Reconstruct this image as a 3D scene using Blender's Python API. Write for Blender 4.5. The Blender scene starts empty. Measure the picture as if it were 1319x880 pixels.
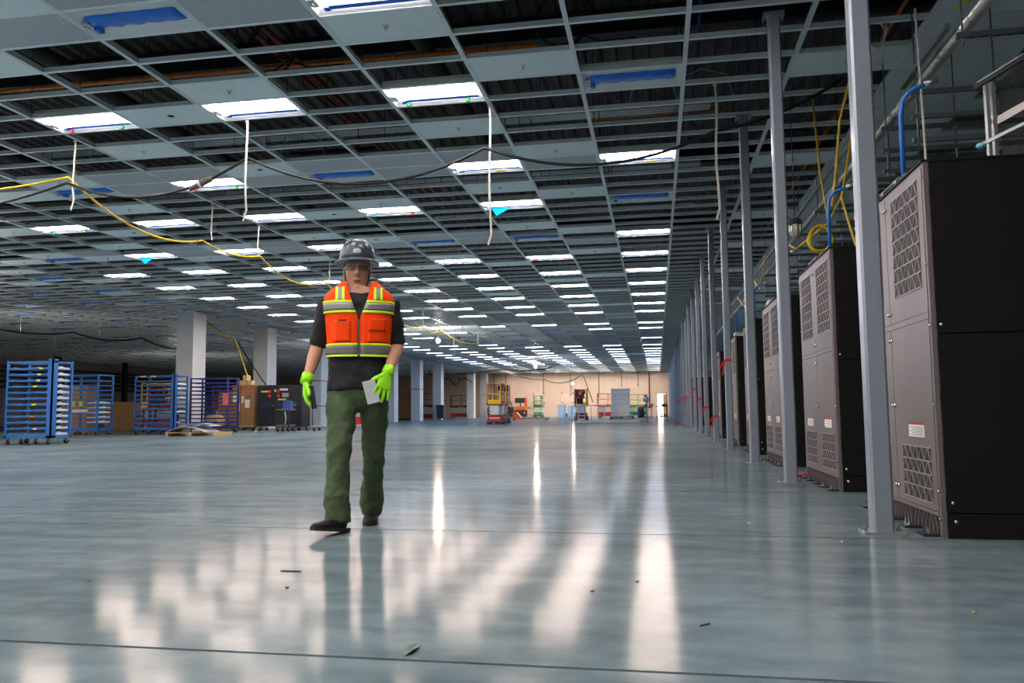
import bpy, math, random
from mathutils import Vector, Matrix
random.seed(7)
S = bpy.context.scene
COL = S.collection
# ------------------------------------------------------------------ camera, world, exposure
CAMZ = 0.71
def camera():
    yaw, pitch, roll = 0.177942, 0.086075, -0.0091058
    cy, sy, cp, sp = math.cos(yaw), math.sin(yaw), math.cos(pitch), math.sin(pitch)
    fwd = Vector((-sy*cp, cy*cp, sp)); right = Vector((cy, sy, 0)); up = right.cross(fwd)
    r2 = right*math.cos(roll) + up*math.sin(roll); u2 = up*math.cos(roll) - right*math.sin(roll)
    cam = bpy.data.cameras.new('camera'); o = bpy.data.objects.new('camera', cam); COL.objects.link(o)
    m = Matrix((r2, u2, -fwd)).transposed().to_4x4(); m.translation = (0, 0, CAMZ)
    o.matrix_world = m
    cam.sensor_width = 36; cam.lens = 36*1030.5/1319; cam.clip_end = 300; cam.clip_start = 0.05
    S.camera = o
camera()
w = bpy.data.worlds.new('world'); S.world = w; w.use_nodes = True
w.node_tree.nodes['Background'].inputs[0].default_value = (0.6, 0.7, 0.8, 1)
w.node_tree.nodes['Background'].inputs[1].default_value = 0.05
S.view_settings.view_transform = 'Standard'; S.view_settings.look = 'None'
S.view_settings.gamma = 1; S.view_settings.use_curve_mapping = False
S.view_settings.exposure = 1.56
LAMP = 15.0            # strength of a lit ceiling lens
try:
    S.cycles.use_denoising = True; S.cycles.denoising_prefilter = 'ACCURATE'; S.cycles.max_bounces = 8; S.cycles.diffuse_bounces = 5
    S.cycles.sample_clamp_indirect = 6; S.cycles.use_light_tree = True; S.cycles.caustics_reflective = False
except Exception: pass
# ------------------------------------------------------------------ materials
def lin(c):
    c /= 255.0
    return c/12.92 if c <= 0.04045 else ((c+0.055)/1.055)**2.4
def rgb(t): return (lin(t[0]), lin(t[1]), lin(t[2]), 1)
MATS = {}
def mat(name, col, rough=0.5, metal=0.0, var=0.08, scale=5.0, bump=0.0, spec=0.5, alpha=1.0, trans=0.0, stretch=(1, 1, 1), rvar=0.0):
    if name in MATS: return MATS[name]
    m = bpy.data.materials.new(name); m.use_nodes = True; nt = m.node_tree; N = nt.nodes; L = nt.links
    b = N['Principled BSDF']; c = rgb(col)
    b.inputs['Roughness'].default_value = rough; b.inputs['Metallic'].default_value = metal
    b.inputs['Specular IOR Level'].default_value = spec; b.inputs['Alpha'].default_value = alpha
    if trans: b.inputs['Transmission Weight'].default_value = trans
    b.inputs['Base Color'].default_value = c
    if var or bump or rvar:
        tc = N.new('ShaderNodeTexCoord'); mp = N.new('ShaderNodeMapping'); mp.inputs['Scale'].default_value = stretch
        L.new(tc.outputs['Object'], mp.inputs[0])
        nz = N.new('ShaderNodeTexNoise'); nz.inputs['Scale'].default_value = scale; nz.inputs['Detail'].default_value = 6
        L.new(mp.outputs[0], nz.inputs['Vector'])
        cr = N.new('ShaderNodeValToRGB'); e = cr.color_ramp.elements
        e[0].position = 0.3; e[1].position = 0.7
        e[0].color = tuple(x*(1-var) for x in c[:3])+(1,); e[1].color = tuple(min(1, x*(1+var)) for x in c[:3])+(1,)
        L.new(nz.outputs['Fac'], cr.inputs[0]); L.new(cr.outputs[0], b.inputs['Base Color'])
        if rvar:
            mr = N.new('ShaderNodeMapRange'); mr.inputs['To Min'].default_value = rough-rvar; mr.inputs['To Max'].default_value = rough+rvar
            L.new(nz.outputs['Fac'], mr.inputs['Value']); L.new(mr.outputs[0], b.inputs['Roughness'])
        if bump:
            bp = N.new('ShaderNodeBump'); bp.inputs['Strength'].default_value = bump; bp.inputs['Distance'].default_value = 0.02
            L.new(nz.outputs['Fac'], bp.inputs['Height']); L.new(bp.outputs[0], b.inputs['Normal'])
    MATS[name] = m; return m
def emit(name, col, st):
    if name in MATS: return MATS[name]
    m = bpy.data.materials.new(name); m.use_nodes = True; nt = m.node_tree
    b = nt.nodes['Principled BSDF']; c = rgb(col)
    b.inputs['Base Color'].default_value = c; b.inputs['Emission Color'].default_value = c
    b.inputs['Emission Strength'].default_value = st
    MATS[name] = m; return m
def perforated(name, col, hole, pitch, axes=('X', 'Y')):
    m = bpy.data.materials.new(name); m.use_nodes = True; nt = m.node_tree; N = nt.nodes; L = nt.links
    b = N['Principled BSDF']; b.inputs['Roughness'].default_value = 0.5
    tc = N.new('ShaderNodeTexCoord'); sx = N.new('ShaderNodeSeparateXYZ'); L.new(tc.outputs['Object'], sx.inputs[0])
    def math_(op, a, bb=None):
        n = N.new('ShaderNodeMath'); n.operation = op
        for i, v in enumerate((a, bb)):
            if v is None: continue
            if isinstance(v, (int, float)): n.inputs[i].default_value = v
            else: L.new(v, n.inputs[i])
        return n.outputs[0]
    d = []
    for a in axes:
        f = math_('SUBTRACT', math_('FRACT', math_('MULTIPLY', sx.outputs[a], 1/pitch)), 0.5)
        d.append(math_('MULTIPLY', f, f))
    fac = math_('LESS_THAN', math_('ADD', d[0], d[1]), 0.085)
    mx = N.new('ShaderNodeMix'); mx.data_type = 'RGBA'; L.new(fac, mx.inputs[0])
    mx.inputs[6].default_value = rgb(col); mx.inputs[7].default_value = rgb(hole)
    L.new(mx.outputs[2], b.inputs['Base Color']); MATS[name] = m; return m
# ------------------------------------------------------------------ mesh helpers
class MB:
    def __init__(s): s.v = []; s.f = []; s.mi = []; s.cur = 0
    def add(s, vs, fs):
        o = len(s.v); s.v += [tuple(v) for v in vs]; s.f += [tuple(i+o for i in f) for f in fs]; s.mi += [s.cur]*len(fs); return s
    def box(s, x0, x1, y0, y1, z0, z1):
        return s.add([(x0,y0,z0),(x1,y0,z0),(x1,y1,z0),(x0,y1,z0),(x0,y0,z1),(x1,y0,z1),(x1,y1,z1),(x0,y1,z1)],
                     [(0,3,2,1),(4,5,6,7),(0,1,5,4),(1,2,6,5),(2,3,7,6),(3,0,4,7)])
    def bbox(s, x0, x1, y0, y1, z0, z1, b=0.01):
        # box with chamfered vertical edges
        p = [(x0+b,y0),(x1-b,y0),(x1,y0+b),(x1,y1-b),(x1-b,y1),(x0+b,y1),(x0,y1-b),(x0,y0+b)]
        return s.prism(p, z0, z1)
    def prism(s, p, z0, z1):
        n = len(p)
        return s.add([(x,y,z0) for x,y in p]+[(x,y,z1) for x,y in p],
                     [tuple(range(n-1,-1,-1)), tuple(range(n,2*n))]+[(i,(i+1)%n,n+(i+1)%n,n+i) for i in range(n)])
    def extr(s, p, axis, a0, a1):
        # profile p in the two other axes, extruded along axis
        n = len(p); vs = []
        for a in (a0, a1):
            for q in p:
                vs.append((a,q[0],q[1]) if axis == 0 else ((q[0],a,q[1]) if axis == 1 else (q[0],q[1],a)))
        return s.add(vs, [tuple(range(n-1,-1,-1)), tuple(range(n,2*n))]+[(i,(i+1)%n,n+(i+1)%n,n+i) for i in range(n)])
    def bar(s, p0, p1, w, d=None, ref=(0,0,1)):
        d = d or w; p0 = Vector(p0); p1 = Vector(p1); t = (p1-p0).normalized(); r = Vector(ref)
        if abs(t.dot(r)) > 0.95: r = Vector((1,0,0))
        u = t.cross(r).normalized()*w/2; v = u.cross(t).normalized()*d/2
        vs = [p+a*u+b*v for p in (p0,p1) for a,b in ((-1,-1),(1,-1),(1,1),(-1,1))]
        return s.add(vs, [(0,3,2,1),(4,5,6,7),(0,1,5,4),(1,2,6,5),(2,3,7,6),(3,0,4,7)])
    def tube(s, pts, r, n=8, cap=True):
        pts = [Vector(p) for p in pts]; rings = []; u = None
        for i, p in enumerate(pts):
            t = (pts[min(i+1,len(pts)-1)]-pts[max(i-1,0)]).normalized()
            if u is None:
                a = Vector((0,0,1)) if abs(t.z) < 0.9 else Vector((1,0,0)); u = t.cross(a).normalized()
            else: u = (u-t*u.dot(t)).normalized()
            v = t.cross(u); rr = r[i] if isinstance(r,(list,tuple)) else r
            rings.append([p+(u*math.cos(6.28318*k/n)+v*math.sin(6.28318*k/n))*rr for k in range(n)])
        vs = [q for R in rings for q in R]; fs = []
        for i in range(len(rings)-1):
            for k in range(n): fs.append((i*n+k, i*n+(k+1)%n, (i+1)*n+(k+1)%n, (i+1)*n+k))
        if cap: fs += [tuple(range(n-1,-1,-1)), tuple((len(rings)-1)*n+k for k in range(n))]
        return s.add(vs, fs)
    def cyl(s, p0, p1, r, n=12): return s.tube([p0,p1], r, n)
    def lathe(s, prof, n=16, c=(0,0,0), sx=1, sy=1):
        vs = []; fs = []
        for r, z in prof:
            for k in range(n): vs.append((c[0]+sx*r*math.cos(6.28318*k/n), c[1]+sy*r*math.sin(6.28318*k/n), c[2]+z))
        for i in range(len(prof)-1):
            for k in range(n): fs.append((i*n+k, i*n+(k+1)%n, (i+1)*n+(k+1)%n, (i+1)*n+k))
        fs += [tuple(range(n-1,-1,-1)), tuple((len(prof)-1)*n+k for k in range(n))]
        return s.add(vs, fs)
    def loft(s, secs, n=18, sub=4, ex=2.0, ref=(1,0,0)):
        P = []
        for i in range(len(secs)-1):
            q = [secs[max(i-1,0)], secs[i], secs[i+1], secs[min(i+2,len(secs)-1)]]
            for k in range(sub):
                t = k/sub; o = []
                for j in range(5):
                    a,b,c,d = [x[j] for x in q]
                    o.append(0.5*((2*b)+(c-a)*t+(2*a-5*b+4*c-d)*t*t+(3*b-a-3*c+d)*t**3))
                P.append(o)
        P.append(list(secs[-1])); R = Vector(ref); vs = []; fs = []
        for i, p in enumerate(P):
            a = Vector(P[max(i-1,0)][:3]); b = Vector(P[min(i+1,len(P)-1)][:3]); t = (b-a).normalized()
            u = (R-t*R.dot(t)).normalized(); v = t.cross(u)
            for k in range(n):
                co, si = math.cos(6.28318*k/n), math.sin(6.28318*k/n)
                x = math.copysign(abs(co)**(2/ex), co); y = math.copysign(abs(si)**(2/ex), si)
                vs.append(Vector(p[:3])+u*x*p[3]+v*y*p[4])
        for i in range(len(P)-1):
            for k in range(n): fs.append((i*n+k, i*n+(k+1)%n, (i+1)*n+(k+1)%n, (i+1)*n+k))
        fs += [tuple(range(n-1,-1,-1)), tuple((len(P)-1)*n+k for k in range(n))]
        return s.add(vs, fs)
    def ell(s, c, rx, ry, rz, n=14, m=9):
        prof = [(max(0.02,math.sin(math.pi*i/m)), -math.cos(math.pi*i/m)) for i in range(m+1)]
        o = MB().lathe(prof, n)
        return s.add([(c[0]+v[0]*rx, c[1]+v[1]*ry, c[2]+v[2]*rz) for v in o.v], o.f)
    def xf(s, M):
        s.v = [tuple(M @ Vector(v)) for v in s.v]; return s
    def mesh(s, name, mats, smooth=False):
        me = bpy.data.meshes.new(name); me.from_pydata(s.v, [], s.f)
        for m in (mats if isinstance(mats,(list,tuple)) else [mats]): me.materials.append(m)
        if max(s.mi, default=0): me.polygons.foreach_set('material_index', s.mi)
        if smooth: me.polygons.foreach_set('use_smooth', [True]*len(s.f))
        me.update(); return me
def link(name, me, parent=None, loc=None, rz=0):
    o = bpy.data.objects.new(name, me); COL.objects.link(o)
    if parent: o.parent = parent
    if loc: o.location = loc
    if rz: o.rotation_euler = (0,0,rz)
    return o
def obj(name, mb, m, parent=None, smooth=False, loc=None, rz=0): return link(name, mb.mesh(name, m, smooth), parent, loc, rz)
def tag(o, label=None, cat=None, group=None, kind=None):
    if label: o['label'] = label
    if cat: o['category'] = cat
    if group: o['group'] = group
    if kind: o['kind'] = kind
    return o
def thing(name, label, cat, loc=(0,0,0), rz=0, group=None):
    o = link(name, None, None, loc, rz); o.empty_display_size = 0.1; return tag(o, label, cat, group)
def one(name, mb, m, label, cat, group=None, smooth=False, loc=None, rz=0): return tag(obj(name, mb, m, None, smooth, loc, rz), label, cat, group)
def copy_tree(o, parent=None):
    c = o.copy(); COL.objects.link(c); c.parent = parent
    for ch in o.children: copy_tree(ch, c)
    return c
ORD = ['zeroth','first','second','third','fourth','fifth','sixth','seventh','eighth','ninth','tenth','eleventh','twelfth','thirteenth','fourteenth','fifteenth','sixteenth','seventeenth','eighteenth','nineteenth','twentieth']
def ordn(n):
    if n <= 20: return ORD[n]
    tens = ['','','twenty','thirty','forty'][n//10]
    return (tens+'-'+ORD[n % 10]) if n % 10 else tens[:-1]+'ieth'
def proj(p):
    yaw, pitch = 0.177942, 0.086075
    f = Vector((-math.sin(yaw)*math.cos(pitch), math.cos(yaw)*math.cos(pitch), math.sin(pitch))); r = Vector((math.cos(yaw), math.sin(yaw), 0)); u = r.cross(f)
    q = Vector(p)-Vector((0,0,CAMZ)); d = q.dot(f)
    return (q.dot(r)/d, q.dot(u)/d, d) if d > 0.1 else None
def in_view(p, mar=0.03):
    q = proj(p); return q is not None and abs(q[0]) < 0.64+mar and abs(q[1]) < 0.427+mar
def sag(a, b, drop, n=10):
    a = Vector(a); b = Vector(b); return [tuple(a.lerp(b, i/n)-Vector((0,0,drop*4*(i/n)*(1-i/n)))) for i in range(n+1)]

# ------------------------------------------------------------------ shared materials
WHITE = mat('white_paint', (214,218,216), 0.5, var=0.04)
GRID = mat('grid_paint', (226,236,240), 0.42, 0.1, var=0.05)
PANEL = mat('panel_paint', (228,242,246), 0.55, var=0.03)
PERF = perforated('perforated_panel', (206,212,222), (52,54,60), 0.026)
GALV = mat('galvanised_steel', (165,172,176), 0.35, 0.8, var=0.15, scale=9)
DARKSTEEL = mat('dark_steel', (52,54,57), 0.45, 0.6, var=0.2)
BLACK = mat('black_paint', (16,16,18), 0.5, var=0.2)
RUBBER = mat('black_rubber', (22,22,23), 0.75, var=0.1)
RED = mat('red_paint', (172,22,30), 0.4, var=0.08)
MAROON = mat('maroon_paint', (120,26,34), 0.4, var=0.08)
YELLOW = mat('yellow_paint', (240,186,8), 0.4, var=0.06)
ORANGE = mat('orange_paint', (226,98,22), 0.4, var=0.06)
GREENP = mat('green_paint', (22,122,62), 0.4, var=0.08)
BLUEFILM = mat('blue_film', (0,116,226), 0.28, var=0.12, scale=14, bump=0.5)
CHROME = mat('bolt_metal', (190,194,198), 0.25, 0.95, var=0.05)
CARD = mat('cardboard', (150,112,74), 0.85, var=0.08, scale=3)
PAPER = mat('paper', (232,232,228), 0.8, var=0.02)
WOOD = mat('pallet_wood', (176,150,108), 0.8, var=0.2, scale=4, stretch=(1,8,8))
# ------------------------------------------------------------------ the setting
ZC = 4.649; DX = 1.2192; DY = 0.6096; X0 = 0.405; Y0 = 7.25          # ceiling height and grid
XL, XR, YF, YB = -43.0, 5.3, -11.0, 85.0
def tee_x(i): return X0-DX*i
def cell(s, m): return (X0-DX*(s+0.5), Y0+DY*(m+0.5))
def floor_material():
    m = bpy.data.materials.new('polished_concrete'); m.use_nodes = True; N = m.node_tree.nodes; L = m.node_tree.links
    N.remove(N['Principled BSDF']); b = N.new('ShaderNodeBsdfDiffuse'); g = N.new('ShaderNodeBsdfGlossy'); tc = N.new('ShaderNodeTexCoord')
    def noise(scale, det, stretch=(1,1,1)):
        mp = N.new('ShaderNodeMapping'); mp.inputs['Scale'].default_value = stretch; L.new(tc.outputs['Object'], mp.inputs[0])
        n = N.new('ShaderNodeTexNoise'); n.inputs['Scale'].default_value = scale; n.inputs['Detail'].default_value = det
        L.new(mp.outputs[0], n.inputs['Vector']); return n.outputs['Fac']
    big, fine, streak = noise(0.5,4), noise(9,4), noise(2.2,5,(0.6,2.5,1))
    cr = N.new('ShaderNodeValToRGB'); e = cr.color_ramp.elements
    cr.color_ramp.interpolation = 'EASE'; e[0].position = 0.2; e[0].color = rgb((58,76,84)); e[1].position = 0.8; e[1].color = rgb((124,142,151))
    mx = N.new('ShaderNodeMix'); mx.inputs[0].default_value = 0.45; L.new(big, mx.inputs[2]); L.new(streak, mx.inputs[3])
    mx2 = N.new('ShaderNodeMix'); mx2.inputs[0].default_value = 0.2; L.new(mx.outputs[0], mx2.inputs[2]); L.new(fine, mx2.inputs[3])
    L.new(mx2.outputs[0], cr.inputs[0]); L.new(cr.outputs[0], b.inputs['Color'])
    mr = N.new('ShaderNodeMapRange'); mr.inputs['From Min'].default_value = 0.15; mr.inputs['From Max'].default_value = 0.85
    mr.inputs['To Min'].default_value = 0.09; mr.inputs['To Max'].default_value = 0.15
    L.new(mx.outputs[0], mr.inputs['Value']); L.new(mr.outputs[0], g.inputs['Roughness'])
    bp = N.new('ShaderNodeBump'); bp.inputs['Strength'].default_value = 0.025; bp.inputs['Distance'].default_value = 0.02
    L.new(noise(3.5,0.5,(0.6,1.6,1)), bp.inputs['Height']); L.new(bp.outputs[0], g.inputs['Normal'])
    g.inputs['Color'].default_value = (1, .86, .75, 1)
    fr = N.new('ShaderNodeFresnel'); fr.inputs['IOR'].default_value = 1.13
    mn = N.new('ShaderNodeMath'); mn.operation = 'MINIMUM'; mn.inputs[1].default_value = 0.26; L.new(fr.outputs[0], mn.inputs[0])
    ms = N.new('ShaderNodeMixShader'); L.new(mn.outputs[0], ms.inputs[0]); L.new(b.outputs[0], ms.inputs[1]); L.new(g.outputs[0], ms.inputs[2])
    L.new(ms.outputs[0], N['Material Output'].inputs['Surface'])
    return m
FLOORM = floor_material()
fl = obj('floor', MB().box(XL-.2, XR+.2, YF-.2, YB+.2, -0.15, -0.02), mat('joint_filler', (40,44,42), 0.9)); tag(fl, 'polished grey concrete floor of long slabs with sawn joints', kind='structure')
J0, JP = 2.27, 2.43
k = -6
while J0+JP*k < YB:
    a, b = max(YF, J0+JP*k+0.009), min(YB, J0+JP*(k+1)-0.009)
    if b > a: obj('floor_slab', MB().box(XL, XR, a, b, -0.1, 0), FLOORM, fl)
    k += 1
# ceiling: deck above, suspended grid of main tees and cross tees, panels
DECKM = mat('deck_steel', (88,84,82), 0.8, 0.1, var=0.25, scale=1.5)
ce = link('ceiling', None); tag(ce, 'open white suspended ceiling grid under a dark roof deck', kind='structure')
d = MB(); x = XL
while x < XR:
    d.extr([(x,7.3),(x+.10,7.3),(x+.14,7.38),(x+.26,7.38),(x+.30,7.3),(x+.30,7.45),(x,7.45)], 1, YF, YB); x += 0.30
tag(obj('roof_deck', d, DECKM, ce), kind='stuff')
for y in [12.8+7.4*i for i in range(-2, 10)]:
    obj('roof_beam', MB().box(XL, XR, y-.09, y+.09, 7.24, 7.28).box(XL, XR, y-.012, y+.012, 6.9, 7.24).box(XL, XR, y-.09, y+.09, 6.86, 6.9), DARKSTEEL, ce)
mt = MB().extr([(-.026,0),(-.006,0),(-.006,.006),(.006,.006),(.006,0),(.026,0),(.026,.012),(.009,.014),(.009,.075),(-.009,.075),(-.009,.014),(-.026,.012)], 1, YF, YB).mesh('main_tee', GRID)
for i in range(-4, 36):
    link('main_tee', mt, ce, (tee_x(i), 0, ZC))
ctm = MB().extr([(-.021,0),(.021,0),(.021,.008),(.008,.012),(.008,.062),(-.008,.062),(-.008,.012),(-.021,.008)], 0, -DX/2+.026, DX/2-.026).mesh('cross_tee', GRID)
cells = []
for m in range(-3, 126):
    for s in range(-5, 35):
        x, y = X0-DX*(s+.5), Y0+DY*m
        q = proj((x, y, ZC))
        vis = q is not None and abs(q[0]) < 0.72 and abs(q[1]) < 0.46
        cells.append((q[2] if vis else 1e6, s, m))
cells.sort(); near = set((s, m) for _, s, m in cells[:300])
rest = MB()
def tee_bar(mb, x0, x1, y): mb.box(x0, x1, y-.021, y+.021, ZC, ZC+.01); mb.box(x0, x1, y-.008, y+.008, ZC+.01, ZC+.062)
for m in range(-30, 126):
    run = None
    for s in range(34, -6, -1):
        if (s, m) in near:
            link('cross_tee', ctm, ce, (X0-DX*(s+.5), Y0+DY*m, ZC))
            if run is not None: tee_bar(rest, run, X0-DX*(s+1), Y0+DY*m); run = None
        elif run is None: run = X0-DX*(s+1)
    if run is not None: tee_bar(rest, run, XR, Y0+DY*m)
tag(obj('cross_tee', rest, GRID, ce), kind='stuff')
# panels
LROWS = [-1,3,8,12,17,21,25,29,33,37,41,48,52,56,61,65,69,74,78,82,86,91,95,99,103,108,112,116,120,124]
SOLID = {-2:[3,9,15,20,26,32,38], 1:[2,7,11,16,20,26,31,37,42], 2:[0,5,10,15,27,35], 3:[22,28,34,40], 4:[2,11,20,31], 5:[-2,3,7,12,16,22,27,33,39], 6:[0,5,15,20,28], 7:[19,24,30,36], 8:[7,10,16,24], 9:[8,13,18,23,29], 10:[15,20,28], 11:[12,17,24,31], 12:[16,24], 13:[17,22,28], 14:[19,26], 15:[22,30]}
PERFC = {1:[8,18], 2:[7], 3:[-1,7,8,16,17], 4:[-2,7,16], 5:[-1,8,17], 6:[7], 7:[7,8,16,17], 9:[16,17], 11:[16]}
SOLID[-3] = list(range(-4, 60))
for s in (-4,-5): SOLID[s] = list(range(-4, 60, 2))
rnd = random.Random(3)
for s in range(1, 20, 2): SOLID.setdefault(s, []); SOLID[s] = SOLID[s]+[m for m in range(44,124) if rnd.random() < 0.3]
pm = MB().box(-DX/2+.024, DX/2-.024, -DY/2+.019, DY/2-.019, .006, .03).mesh('ceiling_panel', PANEL)
ppm = MB().box(-DX/2+.024, DX/2-.024, -DY/2+.019, DY/2-.019, .006, .03).mesh('perforated_panel', PERF)
spr = MB().lathe([(.035,.006),(.035,.0),(.012,-.004),(.012,-.03),(.022,-.034),(.004,-.04)], 10).mesh('sprinkler_head', mat('sprinkler', (206,206,200), .35, .6))
hol = MB().lathe([(.045,.0055),(.045,.004),(.03,.004),(.03,.0035)], 14).mesh('sprinkler_hole', mat('hole_dark', (30,28,26), .9))
allp = sorted([(proj((cell(s,m)[0], cell(s,m)[1], ZC)) or (0,0,1e5))[2]+(0 if in_view((cell(s,m)[0], cell(s,m)[1], ZC), .08) else 1e5) for s in SOLID for m in SOLID[s]])
limit = allp[min(260, len(allp)-1)]
restp = MB()
for s in SOLID:
    for m in SOLID[s]:
        x, y = cell(s, m); q = proj((x, y, ZC)); dd = (q[2] if q else 1e5)+(0 if in_view((x, y, ZC), .08) else 1e5)
        if dd < limit:
            o = link('ceiling_panel', pm, ce, (x, y, ZC))
            if s > -3 and q[2] < 26:
                if s in (5, 9) and m > 0: link('sprinkler_hole', hol, o, (0.03, 0, 0))
                elif not (s == 4 and m == 2 and False): link('sprinkler_head', spr, o, (0, 0, 0))
        else: restp.box(x-DX/2+.024, x+DX/2-.024, y-DY/2+.019, y+DY/2-.019, ZC+.006, ZC+.03)
tag(obj('ceiling_panel', restp, PANEL, ce), kind='stuff')
for s in PERFC:
    for m in PERFC[s]:
        x, y = cell(s, m); link('perforated_panel', ppm, ce, (x, y, ZC))
hw = MB()
for i in range(-2, 16):
    for j in range(-2, 40, 2):
        x, y = tee_x(i), Y0+DY*(j+((i*7) % 3))
        if in_view((x, y, ZC), .1): hw.tube([(x, y, ZC+.05), (x, y, 7.3)], .006, 4, False)
tag(obj('hanger_wire', hw, DARKSTEEL, ce), kind='stuff')
# walls
WALLB = mat('warm_wall', (210,183,163), 0.7, var=0.04, scale=1.2)
WALLG = mat('grey_wall', (150,148,145), 0.75, var=0.08, scale=1.2)
wb = obj('wall_back', MB().box(XL, -0.02, YB+.08, YB+.2, 0, 7.4).box(1.02, XR, YB+.08, YB+.2, 0, 7.4).box(-0.02, 1.02, YB+.08, YB+.2, 2.4, 7.4), WALLG); tag(wb, 'warm beige panelled back wall of the hall', kind='structure')
x = XL; 
edges = [XL+2.35*i for i in range(int((XR-XL)/2.35)+1)]+[XR]
for a, b in zip(edges[:-1], edges[1:]):
    if b <= -0.02 or a >= 1.02: obj('wall_panel', MB().box(a+.012, b-.012, YB, YB+.08, 0, 7.3), WALLB, wb)
    else:
        if a < -0.02: obj('wall_panel', MB().box(a+.012, -0.02, YB, YB+.08, 0, 7.3), WALLB, wb)
        if b > 1.02: obj('wall_panel', MB().box(1.02, b-.012, YB, YB+.08, 0, 7.3), WALLB, wb)
        obj('wall_panel', MB().box(max(a,-0.02), min(b,1.02), YB, YB+.08, 2.4, 7.3), WALLB, wb)
wl = obj('wall_left', MB().box(XL-.2, XL, YF, YB, 0, 7.4), WALLG); tag(wl, 'dim grey wall far left behind the racks', kind='structure')
for i in range(30): obj('wall_panel', MB().box(XL, XL+.05, YF+3.2*i+.02, YF+3.2*i+3.18, 0, 7.3), WALLG, wl)
wr = obj('wall_right', MB().box(XR, XR+.2, YF, YB, 0, 7.4), mat('right_wall', (120,122,122), .8)); tag(wr, 'grey wall behind the black cooling cabinets', kind='structure')
wf = obj('wall_front', MB().box(XL, XR, YF-.2, YF, 0, 7.4), WALLG); tag(wf, 'grey wall at the near end of the hall', kind='structure')
# bright doorway in the back wall
dr = obj('door_1', MB().box(-.02,.06,YB-.03,YB+.2,0,2.4).box(.94,1.02,YB-.03,YB+.2,0,2.4).box(.06,.94,YB-.03,YB+.2,2.32,2.4), mat('door_frame', (120,104,88), .6)); tag(dr, 'open doorway in the back wall with daylight outside', kind='structure')
obj('daylight', MB().box(.06,.94,YB+.17,YB+.2,0,2.32), emit('daylight', (255,255,255), 3.0), dr)
obj('door_leaf', MB().bbox(.62,.94,YB-.02,YB+.03,.02,2.3,.01), mat('door_tan', (206,160,104), .6), dr)
# white boxed columns
COLM = mat('column_board', (206,208,210), 0.6, var=0.03, scale=2)
for i, (y, nm) in enumerate([(28.0,'nearest of the white square columns, behind the blue racks'),(34.0,'second white square column, standing behind the black cabinet'),(40.0,'third white square column, with red tape, behind the forearm of the person'),(46.0,'fourth white square column, hidden behind the legs of the person'),(52.0,'fifth white square column, just right of the person beside a cardboard carton'),(58.0,'sixth white square column, with red tape across, behind the red and yellow lift'),(64.0,'seventh white square column beside the dark wheeled bin'),(76.0,'eighth white square column, right of the maroon lift'),(82.0,'last white square column, close to the back wall')]):
    t = thing('column', nm, 'column', (-17.85, y+.45, 0), group='white columns in a row')
    obj('board_casing', MB().bbox(-.35,.35,-.45,.45,0,ZC-.005,.012), COLM, t)
    obj('corner_bead', MB().box(.335,.356,-.456,-.435,0,ZC-.005), WHITE, t)
    if i in (2,5,8): obj('red_tape', MB().box(-.354,.358,-.458,.454,2.35,2.40), RED, t)
# ------------------------------------------------------------------ ceiling lights
HOUSE = mat('light_housing', (222,226,226), 0.45, var=0.02)
LENS = emit('lit_lens', (255,243,234), LAMP)
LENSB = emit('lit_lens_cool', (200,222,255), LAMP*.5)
CAPS = [mat('green_cap', (14,140,62), .4), mat('red_cap', (160,24,44), .4), mat('blue_cap', (20,80,200), .4)]
YTAG = mat('yellow_tag', (236,206,30), .6)
def housing():
    b = MB(); X, Y = DX/2-.028, DY/2-.023; x, y, z = X-.045, .176, .042
    o = [(-X,-Y),(X,-Y),(X,Y),(-X,Y)]; i = [(-x,-y),(x,-y),(x,y),(-x,y)]
    vs = [(p,q,.004) for p,q in o]+[(p,q,z) for p,q in i]+[(p,q,.11) for p,q in o]
    fs = [(k,(k+1) % 4,4+(k+1) % 4,4+k) for k in range(4)]+[(4,5,6,7),(8,9,10,11)]+[(k,8+k,8+(k+1) % 4,(k+1) % 4) for k in range(4)]
    b.add(vs, [f[::-1] for f in fs]); b.box(-X-.012,X+.012,-Y-.008,-Y+.006,.004,.012); b.box(-X-.012,X+.012,Y-.006,Y+.008,.004,.012); return b
me_house = housing().mesh('housing', HOUSE)
me_lens = MB().box(-.53,.53,-.17,.168,.028,.038).mesh('lens', LENS)
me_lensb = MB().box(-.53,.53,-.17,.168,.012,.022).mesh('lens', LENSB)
me_tape = MB().box(-.45,.53,.125,.195,.014,.022).box(-.48,-.42,.13,.2,.002,.024).mesh('blue_tape', mat('blue_tape', (10,96,214), .5))
fb = MB(); nx = 14
vs = []
for i in range(nx+1):
    xx = -.49+1.0*i/nx; wob = .008*math.sin(i*2.1); 
    for (yy, zz) in ((-.11,.04),(-.10,.014+wob),(-.02,.002+wob),(.09,.01-wob),(.12,.04)): vs.append((xx, yy+.004*math.cos(i*1.7), zz))
fs = [(i*5+j, (i+1)*5+j, (i+1)*5+j+1, i*5+j+1) for i in range(nx) for j in range(4)]+[(0,1,2,3,4),tuple(nx*5+j for j in (4,3,2,1,0))]
fb.add(vs, fs); fb.box(-.50,-.44,.06,.15,-.02,.03)
me_film = fb.mesh('blue_film_wrap', BLUEFILM, True)
me_clip = MB().box(-.56,-.49,-.05,.10,-.004,.02).box(-.57,-.53,.0,.05,-.02,.01).mesh('end_clip', mat('clip', (190,196,198), .4, .3))
me_caps = [MB().lathe([(.028,.02),(.03,.0),(.024,-.024),(.012,-.03)], 10).mesh('end_cap', c) for c in CAPS]
me_tag = MB().box(.12,.30,.2,.27,-.002,.0).xf(Matrix.Identity(4)).mesh('yellow_sticker', YTAG)
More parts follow.
